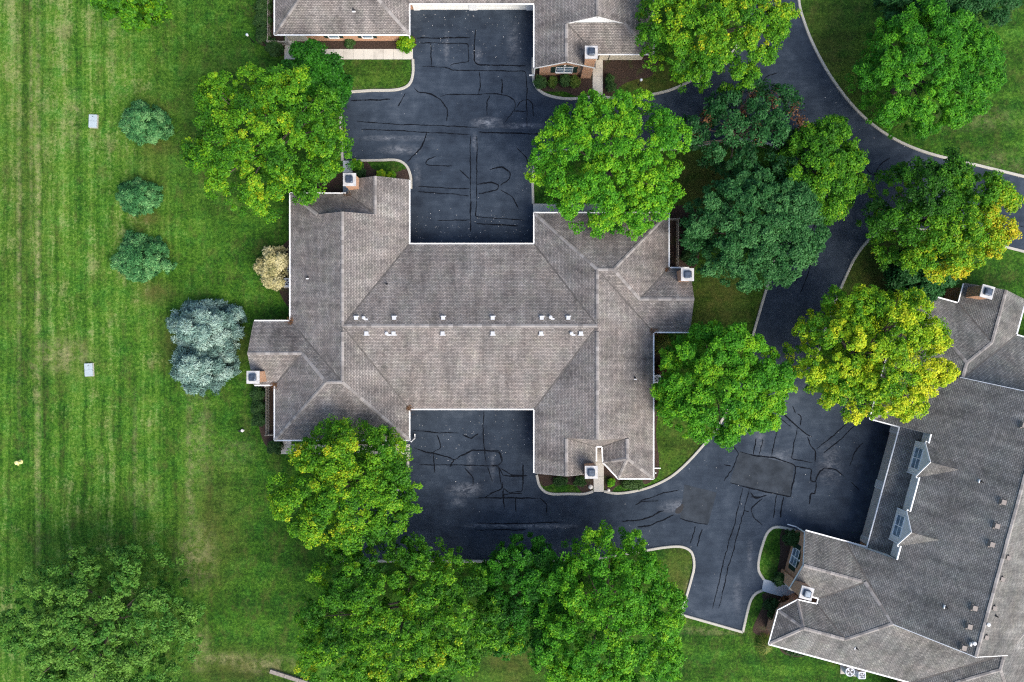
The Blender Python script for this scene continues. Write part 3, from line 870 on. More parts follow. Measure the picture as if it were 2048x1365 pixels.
def window(parent, x, y, z0, z1, w, cols=2, rows=2, shutters=0.0, arch=False, glass='glass'):
    """a south-facing window (local coordinates): frame, panes, muntins, shutters"""
    t = 0.07
    fr = MB()
    fr.box((x - w / 2 - t, y - 0.06, z0 - t), (x - w / 2, y + 0.02, z1 + t)); fr.box((x + w / 2, y - 0.06, z0 - t), (x + w / 2 + t, y + 0.02, z1 + t))
    fr.box((x - w / 2, y - 0.06, z1), (x + w / 2, y + 0.02, z1 + t)); fr.box((x - w / 2, y - 0.09, z0 - t), (x + w / 2, y + 0.02, z0))
    win = fr.build('window', M['white'], parent)
    for i in range(cols):
        for j in range(rows):
            xa, xb = x - w / 2 + w * i / cols, x - w / 2 + w * (i + 1) / cols
            za, zb = z0 + (z1 - z0) * j / rows, z0 + (z1 - z0) * (j + 1) / rows
            MB().box((xa + 0.035, y - 0.03, za + 0.03), (xb - 0.035, y - 0.015, zb - 0.03)).build('pane', M[glass], win)
    mu = MB()
    for i in range(1, cols): mu.box((x - w / 2 + w * i / cols - 0.045, y - 0.05, z0), (x - w / 2 + w * i / cols + 0.045, y + 0.0, z1))
    for j in range(1, rows):
        zz = z0 + (z1 - z0) * j / rows
        for i in range(cols):
            xa, xb = x - w / 2 + w * i / cols, x - w / 2 + w * (i + 1) / cols
            mu.box((xa + 0.046, y - 0.046, zz - 0.03), (xb - 0.046, y + 0.0, zz + 0.03))
    mu.build('muntin', M['white'], win)
    for s in ((-1, 1) if shutters else ()):
        a = x + s * (w / 2 + t + 0.02); b = a + s * shutters
        MB().box((min(a, b), y - 0.05, z0 - 0.03), (max(a, b), y, z1 + 0.03)).build('shutter', M['green'], win)
    if arch:
        mb = MB(); n = 12; R = w / 2 + t
        top = [(x + R * math.cos(math.pi * k / n), y - 0.04, z1 + t + 0.01 + 0.42 * R * math.sin(math.pi * k / n)) for k in range(n + 1)]
        mb.face(top); back = [(a, y, c) for a, b, c in top]
        for k in range(n): mb.face([top[k + 1], top[k], back[k], back[k + 1]])
        mb.build('arch_panel', M['green'], win)
        MB().box((x - 0.09, y - 0.07, z1 + t + 0.30 * R), (x + 0.09, y - 0.041, z1 + t + 0.58 * R)).build('keystone', M['white'], win)
    return win


def chimney(parent, px, py, ztop, zbase):
    c = V(px, py, 0); h = 0.5
    mb = MB()
    mb.box((c.x - h, c.y - h, zbase), (c.x + h, c.y + h, ztop - 0.3))
    mb.box((c.x - h - 0.05, c.y - h - 0.05, ztop - 0.298), (c.x + h + 0.05, c.y + h + 0.05, ztop - 0.12))
    ch = mb.build('chimney', M['brick'], parent)
    MB().box((c.x - h - 0.09, c.y - h - 0.09, ztop - 0.12), (c.x + h + 0.09, c.y + h + 0.09, ztop)).build('crown', M['capstone'], ch)
    f = MB(); n = 8
    def ring(r, z):
        out = []
        for k in range(4 * 3):
            q, s = divmod(k, 3)
            a = math.pi / 2 * q + math.pi / 4 * s
            cc = [(1, -1), (1, 1), (-1, 1), (-1, -1)][q]
            out.append((c.x + cc[0] * (r - 0.09) + 0.09 * math.cos(a - math.pi / 2), c.y + cc[1] * (r - 0.09) + 0.09 * math.sin(a - math.pi / 2), z))
        return out
    rings = [ring(0.33, ztop), ring(0.33, ztop + 0.22), ring(0.26, ztop + 0.27)]
    for a, b in zip(rings, rings[1:]):
        for k in range(12): f.face([a[k], a[(k + 1) % 12], b[(k + 1) % 12], b[k]])
    f.face(rings[-1]); fl = f.build('flue_cap', M['flue'], ch)
    MB().box((c.x - 0.20, c.y - 0.20, ztop + 0.272), (c.x + 0.20, c.y + 0.20, ztop + 0.30)).build('lid', M['flue'], ch)
    return ch


def roof_z(faces, x, y):
    """height of the roof above plan point"""
    best = None
    for f in faces:
        P = [V(*p) for p in f]
        n = Vector()
        for i in range(1, len(P) - 1): n += (P[i] - P[0]).cross(P[i + 1] - P[0])
        if abs(n.z) < 1e-6: continue
        q = V(x, y, 0); ins = False
        for i in range(len(P)):
            a, b = P[i], P[i - 1]
            if (a.y > q.y) != (b.y > q.y) and q.x < (b.x - a.x) * (q.y - a.y) / (b.y - a.y) + a.x: ins = not ins
        if ins:
            z = P[0].z - (n.x * (q.x - P[0].x) + n.y * (q.y - P[0].y)) / n.z
            best = z if best is None else max(best, z)
    return best or EAVE


def house(var, loc, rz, label, mat, cfg):
    global CAP_MESH
    H = tag(empty('house', loc, rz), label, 'house')
    HM[H.name] = Matrix.Translation(loc) @ Matrix.Rotation(rz, 4, 'Z')
    faces = roof_faces(var)
    # --- roof slopes
    mb = MB(); T = 0.13
    for f in faces:
        P = [V(*p) for p in f]
        n = Vector()
        for i in range(1, len(P) - 1): n += (P[i] - P[0]).cross(P[i + 1] - P[0])
        if n.z < 0: P.reverse(); n = -n
        n.normalize()
        al = Vector((-n.y, n.x, 0)).normalized(); upv = n.cross(al)
        o = random.uniform(0, 3)
        uv = [(p.dot(al) + o, p.dot(upv)) for p in P]
        mb.face(P, uv)
        dn = Vector((0, 0, T))
        mb.face([p - dn for p in reversed(P)])
        for i in range(len(P)):
            a, b = P[i], P[(i + 1) % len(P)]
            mb.face([a - dn, b - dn, b, a])
    roof = mb.build('roof', mat, H)
    # --- ridge and hip caps
    if CAP_MESH is None: CAP_MESH = cap_mesh()
    gr, br_, hp = ((756.5, 360, ZG), (756.5, 435, ZG)), ((507, 706.5, ZB), (613.5, 706.5, ZB)), None
    half = [gr, br_, ((668.5, 761.5, ZR), (613.5, 706.5, ZB)), ((699.5, 761.5, ZR), (668.5, 761.5, ZR)), ((668.5, 761.5, ZR), (550, 880, E)), ((699.5, 761.5, ZR), (818, 880, E)), ((643, 435, ZG), (581, 388, E))]
    lines = list(half)
    lines += [tuple(rot(list(l))) for l in half[1:6]]
    lines += [((699.5, 435, ZR), (699.5, 653.5 if var != 'tall' else 540, ZR)), ((699.5, 665, ZR), (699.5, 758, ZR))]
    lines += [((1187.5, 545.5, ZR), (1187.5, 640, ZR))]
    if var == 'tall':
        lines += [((1187.5, 653.5, 9.0), (699.5, 653.5, 9.0)), ((1130.5, 947, ZG), (1130.5, 830, ZG)), ((1250, 913, ZY), (1250, 832, ZY)),
                  ((1187.5, 767, ZR), (1130.5, 823, ZG)), ((1187.5, 767, ZR), (1250, 829, ZY)), ((1250, 913, ZY), (1306, 957, E)), ((1250, 913, ZY), (1237, 957, E)), ((1250, 913, ZY), (1207, 925, E))]
    else:
        lines += [((1187.5, 653.5, ZR), (699.5, 653.5, ZR)), ((1187.5, 665, ZR), (1187.5, 870, ZR)), ((1130.5, 947, ZG), (1130.5, 874, ZG))]
        if var == 'bay': lines += [((1250, 874, ZY), (1250, 913, ZY)), ((1250, 913, ZY), (1306, 957, E)), ((1250, 913, ZY), (1237, 957, E)), ((1250, 913, ZY), (1207, 925, E))]
        else: lines += [tuple(rot(list(half[6])))]
    for a, b in lines:
        A, B = V(*a), V(*b); d = B - A; n = max(1, round(d.length / 0.44)); d.normalize()
        if (B - A).length < 0.2: continue
        q = Vector((1, 0, 0)).rotation_difference(d)
        yaw = math.atan2(d.y, d.x); pit = -math.asin(d.z)
        for i in range(n):
            p = A + d * ((B - A).length * i / n)
            if not in_frame(H, p): continue
            o = link(bpy.data.objects.new('ridge_cap', CAP_MESH), roof)
            o.location = p + Vector((0, 0, 0.012)); o.rotation_euler = (random.uniform(-.02, .02), pit, yaw)
            o.scale = ((B - A).length / n / 0.43, random.uniform(0.95, 1.05), 1)
    # --- valleys: a grit strip whose dark colour paints in the shade line between slopes
    vl = [((818, 489, E), (699.5, 653.5, ZR)), ((818, 818, E), (699.5, 653.5, ZR)), ((581, 643, E), (699.5, 761.5, ZR)), ((550, 770, E), (613.5, 706.5, ZB)), ((695.4, 388, E), (756.5, 435, ZG))]
    vl = vl + [tuple(rot(list(q))) for q in (vl if var == 'std' else vl[:4])]
    if var == 'tall':
        vl = [q for q in vl if abs(q[1][1] - 653.5) > 1] + [((1069, 865, E), (1187.5, 767, ZR)), ((818, 865, E), (699.5, 767, ZR)), ((1191.6, 885, E), (1130.5, 823, ZG)), ((1205, 885, E), (1250, 829, ZY))]
    if var == 'bay': vl += [((1205, 893, E), (1250, 872, ZY)), ((1191.6, 893, E), (1130.5, 872, ZG))]
    for a, b in vl:
        A, B = V(*a), V(*b)
        if not (in_frame(H, A, 60) or in_frame(H, B, 60)): continue
        b_ = MB(); b_.beam(A + Vector((0, 0, 0.03)), B + Vector((0, 0, 0.03)), 0.13, 0.05); b_.build('valley_strip', M['valley'], roof)
    # --- walls
    ol = eave_outline(var); n = len(ol)
    def dist(i):
        a, b = ol[i], ol[(i + 1) % n]
        if a[1] == b[1] and a[1] in (818, 489) and abs(a[0] - b[0]) > 200: return 0.72
        if a[1] == b[1] and a[1] in (947, 360): return 0.34
        if a[0] == b[0] and a[0] in (507, 1380): return 0.34
        if abs(b[0] - a[0]) + abs(b[1] - a[1]) < 45: return 0.12
        return 0.55
    wp = inset(ol, dist); mb = MB(); u = 0
    for i in range(n):
        a, b = wp[i], wp[(i + 1) % n]; l = (b - a).length; zt = 2.68 if dist(i) < 0.2 else 2.78
        mb.face([(b.x, b.y, 0), (a.x, a.y, 0), (a.x, a.y, zt), (b.x, b.y, zt)], [(u + l, 0), (u, 0), (u, zt), (u + l, zt)]); u += l
    # gable triangles
    def gable(pts, m=None):
        P = [V(*p) for p in pts]
        a = (P[1] - P[0]); mb.face(P, [((p - P[0]).dot(a.normalized()), p.z) for p in P])
    dy = 0.33 * PE
    gable([(1069 + 8, 947 - dy, 2.7), (1190, 947 - dy, 2.7), (1130.5, 947 - dy, ZG - 0.14)])
    gable([(697, 360 + dy, 2.7), (810, 360 + dy, 2.7), (756.5, 360 + dy, ZG - 0.14)])
    for sx in (0, 1):
        q = [(507 + dy, 650, 2.7), (507 + dy, 763, 2.7), (507 + dy, 706.5, ZB - 0.14)]
        gable(rot(q) if sx else q)
    mb.build('wall', M['brick'], H)
    # --- gablets
    side = M['whiteside'] if var != 'tall' else M['taupe']
    def vtri(pts, name, m, rake=True):
        P = [V(*p) for p in pts]
        b = MB(); b.face(P, [(p.x, p.z) for p in P]); o = b.build(name, m, H); return o
    gl = [[(643, 437, ZG - 0.1), (756.5, 437, ZG - 0.1), (699.5, 437, ZR - 0.13)]]
    if var == 'std': gl.append(rot(gl[0]))
    if var == 'bay': gl.append([(1130.5, 870, ZG - .1), (1250, 870, ZY - .1), (1187.5, 870, ZR - 0.13)])
    for g in gl: vtri(g, 'gablet', side)
    # white rake boards: gables and gablets
    def rake(a, b, name='rake_board'):
        mb = MB(); mb.beam(V(*a) - Vector((0, 0, 0.03)), V(*b) - Vector((0, 0, 0.03)), 0.06, 0.19); mb.build(name, M['white'], H)
    for s in (0, 1):
        R = rot if s else (lambda q: q)
        if var != 'std' and s: pass
        else:
            a, b, c = R([(643, 435.45, ZG), (699.5, 435.45, ZR), (756.5, 435.45, ZG)]); rake(a, b); rake(b, c)
        a, b, c = R([(695.4, 360.35, E), (756.5, 360.35, ZG), (818, 360.35, E)]); rake(a, b); rake(b, c)
        a, b, c = R([(507.45, 643, E), (507.45, 706.5, ZB), (507.45, 770, E)]); rake(a, b); rake(b, c)
    # --- gutters along the eaves
    runs = [((581, 388), (690, 388)), ((581, 388), (581, 640)), ((818, 362), (818, 487)), ((820, 489), (1067, 489)), ((510, 643), (577, 643)), ((510, 770), (546, 770)), ((550, 774), (550, 880)), ((550, 880), (818, 880)), ((818, 880), (818, 822)),
            ((1069, 487), (1069, 427)), ((1069, 427), (1337, 427)), ((1337, 427), (1337, 533)), ((1341, 537), (1377, 537)), ((1377, 664), (1310, 664)), ((820, 818), (1067, 818)), ((1069, 822), (1069, 945))]
    if var == 'std': runs += [((1306, 668), (1306, 919)), ((1306, 919), (1197, 919))]
    else:
        t = 893 if var == 'bay' else 885
        runs += [((1306, 668), (1306, 957)), ((1306, 957), (1237, 957)), ((1237, 957), (1207, 925)), ((1207, 925), (1205, t)), ((1205, t), (1191.6, t)), ((1191.6, t), (1191.6, 922))]
    for a, b in runs:
        A, B = V(*a, E), V(*b, E)
        if not (in_frame(H, A, 400) or in_frame(H, B, 400)): continue
        d = (B - A).normalized(); mid = (A + B) / 2
        s = Vector((d.y, -d.x, 0)); t = Vector(((a[0] + b[0]) / 2, (a[1] + b[1]) / 2, 0))
        # outward = the side without roof
        q = mid + s * 0.4
        px, py = q.x * PE + CX, -q.y * PE + CY
        inside = False
        for i in range(n):
            (xa, ya), (xb, yb) = ol[i], ol[i - 1]
            if (ya > py) != (yb > py) and px < (xb - xa) * (py - ya) / (yb - ya) + xa: inside = not inside
        if inside: s = -s
        g = MB(); w = 0.125
        prof = [(0.0, -0.13), (w - 0.03, -0.13), (w, -0.06), (w, 0.012), (w - 0.05, 0.012), (w - 0.06, -0.012), (0.004, -0.012)]
        ea, eb = A - d * 0.06, B + d * 0.06
        ra = [ea + s * x + Vector((0, 0, zz)) for x, zz in prof]; rb = [eb + s * x + Vector((0, 0, zz)) for x, zz in prof]
        for k in range(len(prof)): g.face([ra[k], ra[(k + 1) % len(prof)], rb[(k + 1) % len(prof)], rb[k]])
        g.face(ra); g.face(list(reversed(rb)))
        g.build('gutter', M['white'], H)
    # --- downspouts
    def spout(x, y, dx, dy):
        p = V(x, y, 0)
        b = MB(); b.box((p.x - 0.05, p.y - 0.05, 0.1), (p.x + 0.05, p.y + 0.05, 2.62))
        q = p + Vector((dx, dy, 0)); b.beam((p.x, p.y, 0.17), (q.x, q.y, 0.14), 0.1, 0.09)
        b.build('downspout', M['white'], H)
    for c in cfg.get('spouts', ()): spout(*c)
    # --- chimneys
    for px, py, zt in [(524.5, 752.5, 5.05), (1887 - 524.5, 1307 - 752.5, 5.05), (710.4, 370.8, 5.0), (1177, 936, 5.0)]:
        if in_frame(H, V(px, py, 5)): chimney(H, px, py, zt, 0.0)
    # --- garage doors in both courts
    dm = M['door'] if var == 'tall' else M['doorw']; wm = M['taupe'] if var == 'tall' else M['whiteside']
    for s in (0, 1):
        yy = V(0, 818, 0).y + 0.72
        sg = -1 if s == 0 else 1
        yw = yy if s == 0 else -yy
        if not in_frame(H, Vector((0, yw, 1)), 40): continue
        for a, b in ((819.5, 831), (937, 950), (1056, 1067.5)):
            A, B = V(a, 0, 0).x, V(b, 0, 0).x; MB().box((A, min(yw, yw + sg * 0.10), 0), (B, max(yw, yw + sg * 0.10), 2.62)).build('garage_pilaster', wm, H)
        hd = MB(); hd.box((V(819.5, 0, 0).x, min(yw, yw + sg * 0.06), 2.25), (V(1067.5, 0, 0).x, max(yw, yw + sg * 0.06), 2.64)); hd.build('garage_header', M['white'] if var != 'tall' else wm, H)
        for a, b in ((831, 937), (950, 1056)):
            A, B = V(a, 0, 0).x, V(b, 0, 0).x
            fr = MB()
            for q0, q1, zz0, zz1 in ((A, A + 0.09, 0, 2.25), (B - 0.09, B, 0, 2.25), (A + 0.09, B - 0.09, 2.16, 2.249)):
                fr.box((q0, min(yw, yw + sg * 0.09), zz0), (q1, max(yw, yw + sg * 0.09), zz1))
            dr = fr.build('garage_door', M['white'], H)
            for k in range(4):
                z0, z1 = 0.02 + k * 0.535, 0.02 + (k + 1) * 0.535 - 0.018
                pb = MB(); pb.box((A + 0.09, min(yw, yw + sg * 0.035), z0), (B - 0.09, max(yw, yw + sg * 0.035), z1))
                for c in range(8):
                    xa = A + 0.16 + (B - A - 0.25) * c / 8; xb = A + 0.16 + (B - A - 0.25) * (c + 1) / 8 - 0.1
                    pb.box((xa, min(yw + sg * 0.034, yw + sg * 0.048), z0 + 0.1), (xb, max(yw + sg * 0.034, yw + sg * 0.048), z1 - 0.1))
                pb.build('door_section', dm, dr)
    # --- windows of the south fronts
    yg = V(0, 947, 0).y + 0.34 - 0.001
    gx = V(1130.5, 0, 0).x
    window(H, gx, yg, 0.75, 2.05, 1.55, 2, 2, 0.42, True)
    tp = [(1130.5 - 26, 3.42), (1130.5 + 26, 3.42), (1130.5, ZG - 0.16)]
    mb = MB(); mb.face([(V(a, 0, 0).x, yg - 0.012, z) for a, z in tp]); mb.build('gable_panel', M['cream'], H)
    if var == 'std':
        ys = V(0, 880, 0).y + 0.55 - 0.001
        for wx in (658, 727): window(H, V(wx, 0, 0).x, ys, 0.75, 2.1, 0.95, 1, 2, 0.36)
        mb = MB(); mb.box((V(561.6, 0, 0).x, ys - 0.04, 0), (V(602, 0, 0).x, ys + 0.0, 2.72)); mb.build('siding_panel', M['cream'], H)
        yp = V(0, 919, 0).y + 0.55 - 0.001
        mb = MB(); mb.box((V(1194, 0, 0).x, yp - 0.04, 0), (V(1294, 0, 0).x, yp, 2.72)); mb.build('siding_panel', M['cream'], H)
        dx = V(1203, 0, 0).x
        MB().box((dx, yp - 0.075, 0.02), (dx + 0.95, yp - 0.041, 2.1)).build('entry_door', M['cream'], H)
        for q in (dx - 0.05, dx + 0.96): MB().box((q, yp - 0.10, 0.0), (q + 0.07, yp - 0.0405, 2.15)).build('door_jamb', M['lead'], H)
    # --- vents
    def vent(x, y, m='metal', w=0.36):
        z = roof_z(faces, x, y); p = V(x, y, z); up = 1 if y < 653.5 else -1
        b = MB(); b.box((p.x - w / 2, p.y - w / 2, p.z - 0.05), (p.x + w / 2, p.y + w / 2, p.z + 0.20)); b.box((p.x - w * .72, p.y + up * w * .40 - 0.06, p.z - 0.12), (p.x + w * .72, p.y + up * w * .40 + 0.06, p.z - 0.02 + 0.06))
        b.build('roof_vent', M[m], roof)
    def mush(x, y):
        z = roof_z(faces, x, y); p = V(x, y, z)
        b = MB(); b.lathe([(0.09, p.z - 0.1), (0.09, p.z + 0.18), (0.17, p.z + 0.20), (0.17, p.z + 0.27), (0.05, p.z + 0.30)], 10, (p.x, p.y)); b.box((p.x + 0.02, p.y - 0.22, p.z - 0.1), (p.x + 0.36, p.y - 0.06, p.z + 0.10)); b.build('turbine_vent', M['metal'], roof)
    def pipe(x, y):
        z = roof_z(faces, x, y); p = V(x, y, z)
        b = MB(); b.lathe([(0.15, p.z - 0.12), (0.10, p.z + 0.07), (0.06, p.z + 0.08), (0.055, p.z + 0.34), (0.04, p.z + 0.341), (0.04, p.z + 0.25)], 10, (p.x, p.y)); b.build('vent_pipe', M['lead'], roof)
        b = MB(); b.box((p.x - 0.16, p.y - 0.18, p.z - 0.10), (p.x + 0.16, p.y - 0.10, p.z + 0.04)); b.build('pipe_flashing', M['white'], roof)
    for v in cfg.get('vents', ()): vent(*v)
    for v in cfg.get('mush', ()): mush(*v)
    for v in cfg.get('pipes', ()): pipe(*v)
    # --- the taller house: stepped front wall and two dormers
    if var == 'tall':
        zp = lambda y: 9.0 - 0.63 * (y - 653.5) / PE
        yw = V(0, 779, 0).y
        mb = MB(); a, b = V(818, 0, 0).x, V(1069, 0, 0).x
        mb.box((a, yw, 3.2), (b, yw + 0.12, zp(779) - 0.1)); mb.build('upper_wall', M['taupe'], H)
        for xx in (818.2, 1068.8):
            P = [V(xx, 866, E - 0.12), V(xx, 784, E - 0.12), V(xx, 784, zp(784) - 0.05), V(xx, 866, zp(866) + 0.02)]
            mb = MB(); mb.face(P, [(p.y, p.z) for p in P]); mb.build('cheek_wall', M['taupe'], H)
        for xx in (1187, 700):
            P = [V(xx, 770, ZR - 0.3), V(xx, 537, ZR - 0.3), V(xx, 653.5, 8.85)]
            mb = MB(); mb.face(P, [(p.y, p.z) for p in P]); mb.build('gable_wall', M['taupe'], H)
            q = 1188.4 if xx > 1000 else 698.6
            rake((q, 767, zp(767)), (q, 653.5, 9.0)); rake((q, 653.5, 9.0), (q, 540, zp(767)))
        segs = [(818, 836), (904, 973), (1041, 1069)]
        for a, b in segs:
            A, B = V(a, 784, zp(784)), V(b, 784, zp(784))
            g = MB(); g.box((A.x, A.y - 0.125, A.z - 0.14), (B.x, A.y - 0.002, A.z + 0.0)); g.build('gutter', M['white'], H)
        for cx in (870, 1007):
            c = V(cx, 0, 0).x; yf = V(0, 788, 0).y; hw = 1.45; ze, za = 5.15, 6.5
            yb = lambda z: V(0, 653.5 + (9.0 - z) * PE / 0.63, 0).y
            fr = MB()
            P = [(c - hw, yf, 3.0), (c + hw, yf, 3.0), (c + hw, yf, ze), (c, yf, za - 0.1), (c - hw, yf, ze)]
            fr.face(P, [(p[0], p[2]) for p in P])
            for s in (-1, 1):
                P = [(c + s * hw, yf, 3.0), (c + s * hw, yf, ze), (c + s * hw, yb(ze) + 0.2, ze), (c + s * hw, yb(ze) + 0.2, 3.0)]
                fr.face(P if s > 0 else P[::-1], [(p[1], p[2]) for p in (P if s > 0 else P[::-1])])
            dm_ = fr.build('dormer', M['taupe'], H)
            rf = MB(); ov = 0.22; yo = yf - 0.14
            zo = ze - 0.90 * ov + 0.03
            for s in (-1, 1):
                P = [Vector((c, yo, za)), Vector((c + s * (hw + ov), yo, zo)), Vector((c + s * (hw + ov), yb(zo) + 0.02, zo)), Vector((c, yb(za) + 0.02, za))]
                if s < 0: P.reverse()
                nn = (P[1] - P[0]).cross(P[2] - P[0]).normalized()
                if nn.z < 0: P.reverse(); nn = -nn
                al = Vector((-nn.y, nn.x, 0)).normalized(); upv = nn.cross(al)
                rf.face(P, [(p.dot(al), p.dot(upv)) for p in P])
                for i in range(4):
                    a, b = P[i], P[(i + 1) % 4]; rf.face([a - Vector((0, 0, .1)), b - Vector((0, 0, .1)), b, a])
            rf.build('dormer_roof', mat, dm_)
            rk = MB()
            for s in (-1, 1): rk.beam((c + s * (hw + ov), yo - 0.03, zo + 0.01), (c, yo - 0.03, za + 0.01), 0.06, 0.17)
            rk.build('dormer_trim', M['white'], dm_)
            for s in (-1, 1):
                dg = MB()
                dg.box((min(c + s * (hw + ov), c + s * (hw + ov + 0.1)), yo, zo - 0.11), (max(c + s * (hw + ov), c + s * (hw + ov + 0.1)), yb(zo) - 0.05, zo))
                dg.build('dormer_gutter', M['white'], dm_)
                dg = MB(); dg.box((min(c + s * (hw + 0.02), c + s * (hw + 0.1)), yf - 0.07, 3.25), (max(c + s * (hw + 0.02), c + s * (hw + 0.1)), yf + 0.0, zo - 0.1))
                dg.build('downspout', M['white'], dm_)
            w = window(dm_, c, yf - 0.001, 3.62, 4.72, 1.95, 2, 2)
            # keep to three levels: window pieces hang on the dormer
            for ch in list(w.children): ch.parent = dm_
    return H


H1_LOC = Vector(((CX - 1024) / PE, -(CY - 682.5) / PE, 0))
H2_LOC = Vector(((CX - 1024) / PE, -(CY - 811 - 682.5) / PE, 0))
H3_RZ = math.atan2(-0.965, -0.262)
B = Vector(((1735 - 1024) / PE, -(1096 - 682.5) / PE, 0))
H3_LOC = B - Matrix.Rotation(H3_RZ, 3, 'Z') @ V(1069, 818, 0)
house('bay', H1_LOC, 0.0, 'large H-shaped villa roof of weathered brown grey shingles between two asphalt courts', M['shingle'], dict(
    vents=[(725, 638), (798, 638), (892, 638), (987, 638), (1081, 638), (1132, 638), (745, 668), (797, 668), (891, 668), (987, 668), (1080, 668), (1156, 668)],
    mush=[(740, 638), (784, 668), (1098, 637), (1138, 668)], pipes=[(622, 557), (1266, 755), (779, 571)], spouts=[(1312, 947, 1.0, 0.0), (822, 884, 0.0, 0.4)]))
house('std', H2_LOC, 0.0, 'brick house with grey hip roof, shuttered windows and white garage doors facing the court', M['shingle'], dict(
    pipes=[(712, 841)], spouts=[(1070, 941, -0.5, 0.0), (1187, 941, -0.4, 0.0), (815, 873, 0.25, 0.0)], vents=[]))
h3v = []
house('tall', H3_LOC, H3_RZ, 'tall grey roofed house with two white window dormers above its garage', M['shingle_grey'], dict(
    vents=[(x, 672, 'brownmetal', 0.42) for x in (760, 905, 950, 985, 1105, 1140, 1180)] + [(x, 640, 'brownmetal', 0.34) for x in (1000, 1040, 1095, 1150)],
    mush=[(1125, 648), (1165, 662)], pipes=[(880, 705), (1122, 706), (1262, 800), (1110, 625)], spouts=[(1074, 941, 0.0, -0.9), (1190, 941, 0.0, -0.5)]))


# ------------------------------------------------------------------ yard things
def fence(base, pts, label):
    """picket fence along plan points (metres, world)"""
    F = tag(empty('picket_fence', base), label, 'fence')
    pk = MB(); pk.box((-0.035, -0.011, 0.05), (0.035, 0.011, 1.12)); pk.face([(-0.035, -0.011, 1.12), (0.035, -0.011, 1.12), (0, 0, 1.17)]); pk.face([(0.035, 0.011, 1.12), (-0.035, 0.011, 1.12), (0, 0, 1.17)])
    pm = pk.mesh('picket', M['fence'])
    ps = MB(); ps.box((-0.055, -0.055, -0.02), (0.055, 0.055, 1.25)); psm = ps.mesh('post', M['fence'])
    for a, b in zip(pts, pts[1:]):
        A, B_ = Vector((*a, 0)) - base, Vector((*b, 0)) - base
        A.z = B_.z = 0; d = B_ - A; l = d.length; d.normalize(); yaw = math.atan2(d.y, d.x); s = Vector((d.y, -d.x, 0)) * 0.03
        for z in (0.35, 1.0):
            m = MB(); m.beam(A + Vector((0, 0, z)), B_ + Vector((0, 0, z)), 0.045, 0.09); m.build('rail', M['fence'], F)
        for i in range(int(l / 0.15) + 1):
            o = link(bpy.data.objects.new('picket', pm), F); o.location = A + d * (i * 0.15) + s * 1.1; o.rotation_euler = (random.uniform(-.02, .02), random.uniform(-.015, .015), yaw)
        for i in range(max(2, int(l / 2.4) + 1)):
            k = max(1, max(2, int(l / 2.4) + 1) - 1)
            o = link(bpy.data.objects.new('post', psm), F); o.location = A + d * (l * i / k)
    return F


def PL(x, y):           # eave-plan to world metres for houses that stand square
    return ((x - 1024) / PE, -(y - 682.5) / PE)


fence(Vector((*PL(519, 876), 0)), [PL(559, 876), PL(519, 876), PL(519, 776)], 'grey picket fence round the narrow patio below the left brick chimney')
fence(Vector((*PL(1366, 431), 0)), [PL(1330, 431), PL(1366, 431), PL(1366, 531)], 'grey picket fence beside dark trees closing a shaded patio')
fence(Vector((*PL(522, 66), 0)), [PL(562, 68), PL(522, 68), PL(522, -20)], 'grey picket fence at the corner of the brick house by shrubs')


def condenser(px, py, label, rnd=False, s=0.42):
    p = W(px, py, 0.8); p.z = 0
    A = tag(empty('air_conditioner', p), label, 'air conditioner', 'air conditioners beside the houses')
    MB().box((-s - .1, -s - .1, 0), (s + .1, s + .1, 0.07)).build('base_pad', M['concrete'], A)
    def rr(r, z, k=0.12):
        out = []
        for q, (a, b) in enumerate([(1, -1), (1, 1), (-1, 1), (-1, -1)]):
            for j in range(4):
                t = math.pi / 2 * (q - 1) + math.pi / 2 * j / 3
                out.append((a * (r - k) + k * math.cos(t), b * (r - k) + k * math.sin(t), z))
        return out
    k = s * (0.95 if rnd else 0.3)
    b = MB(); rings = [rr(s, 0.07, k), rr(s, 0.80, k), rr(s - 0.03, 0.84, k * .95), rr(s - 0.10, 0.84, k * .9), rr(s - 0.11, 0.79, k * .9)]
    for u, v in zip(rings, rings[1:]):
        for i in range(16): b.face([u[i], u[(i + 1) % 16], v[(i + 1) % 16], v[i]])
    b.face(rings[-1]); b.build('housing', M['acgrey'], A)
    g = MB(); g.lathe([(s - 0.13, 0.792), (s - 0.13, 0.80)], 16); g.build('fan_well', M['acdark'], A)
    f = MB()
    for i in range(4):
        t = math.pi / 2 * i + 0.4
        f.face([(0.03 * math.cos(t), 0.03 * math.sin(t), 0.806), ((s - .16) * math.cos(t), (s - .16) * math.sin(t), 0.806), ((s - .16) * math.cos(t + .6), (s - .16) * math.sin(t + .6), 0.822), (0.03 * math.cos(t + .6), 0.03 * math.sin(t + .6), 0.815)])
    f.build('fan_blade', M['acgrey'], A)
    return A


condenser(574, 565, 'square grey air conditioner beside the cream bush')
condenser(577, 536, 'small rounded air conditioner half under the eave by the cream bush', True, 0.36)
condenser(1314, 758, 'grey air conditioner on mulch under the long white gutter', False, 0.38)
condenser(1315, 787, 'round rimmed air conditioner next to the tree canopy edge', True, 0.4)
condenser(1700, 1344, 'dark topped air conditioner below the long sloping white gutter', True, 0.48)
condenser(1724, 1351, 'pale square air conditioner below the long sloping white gutter', False, 0.38)


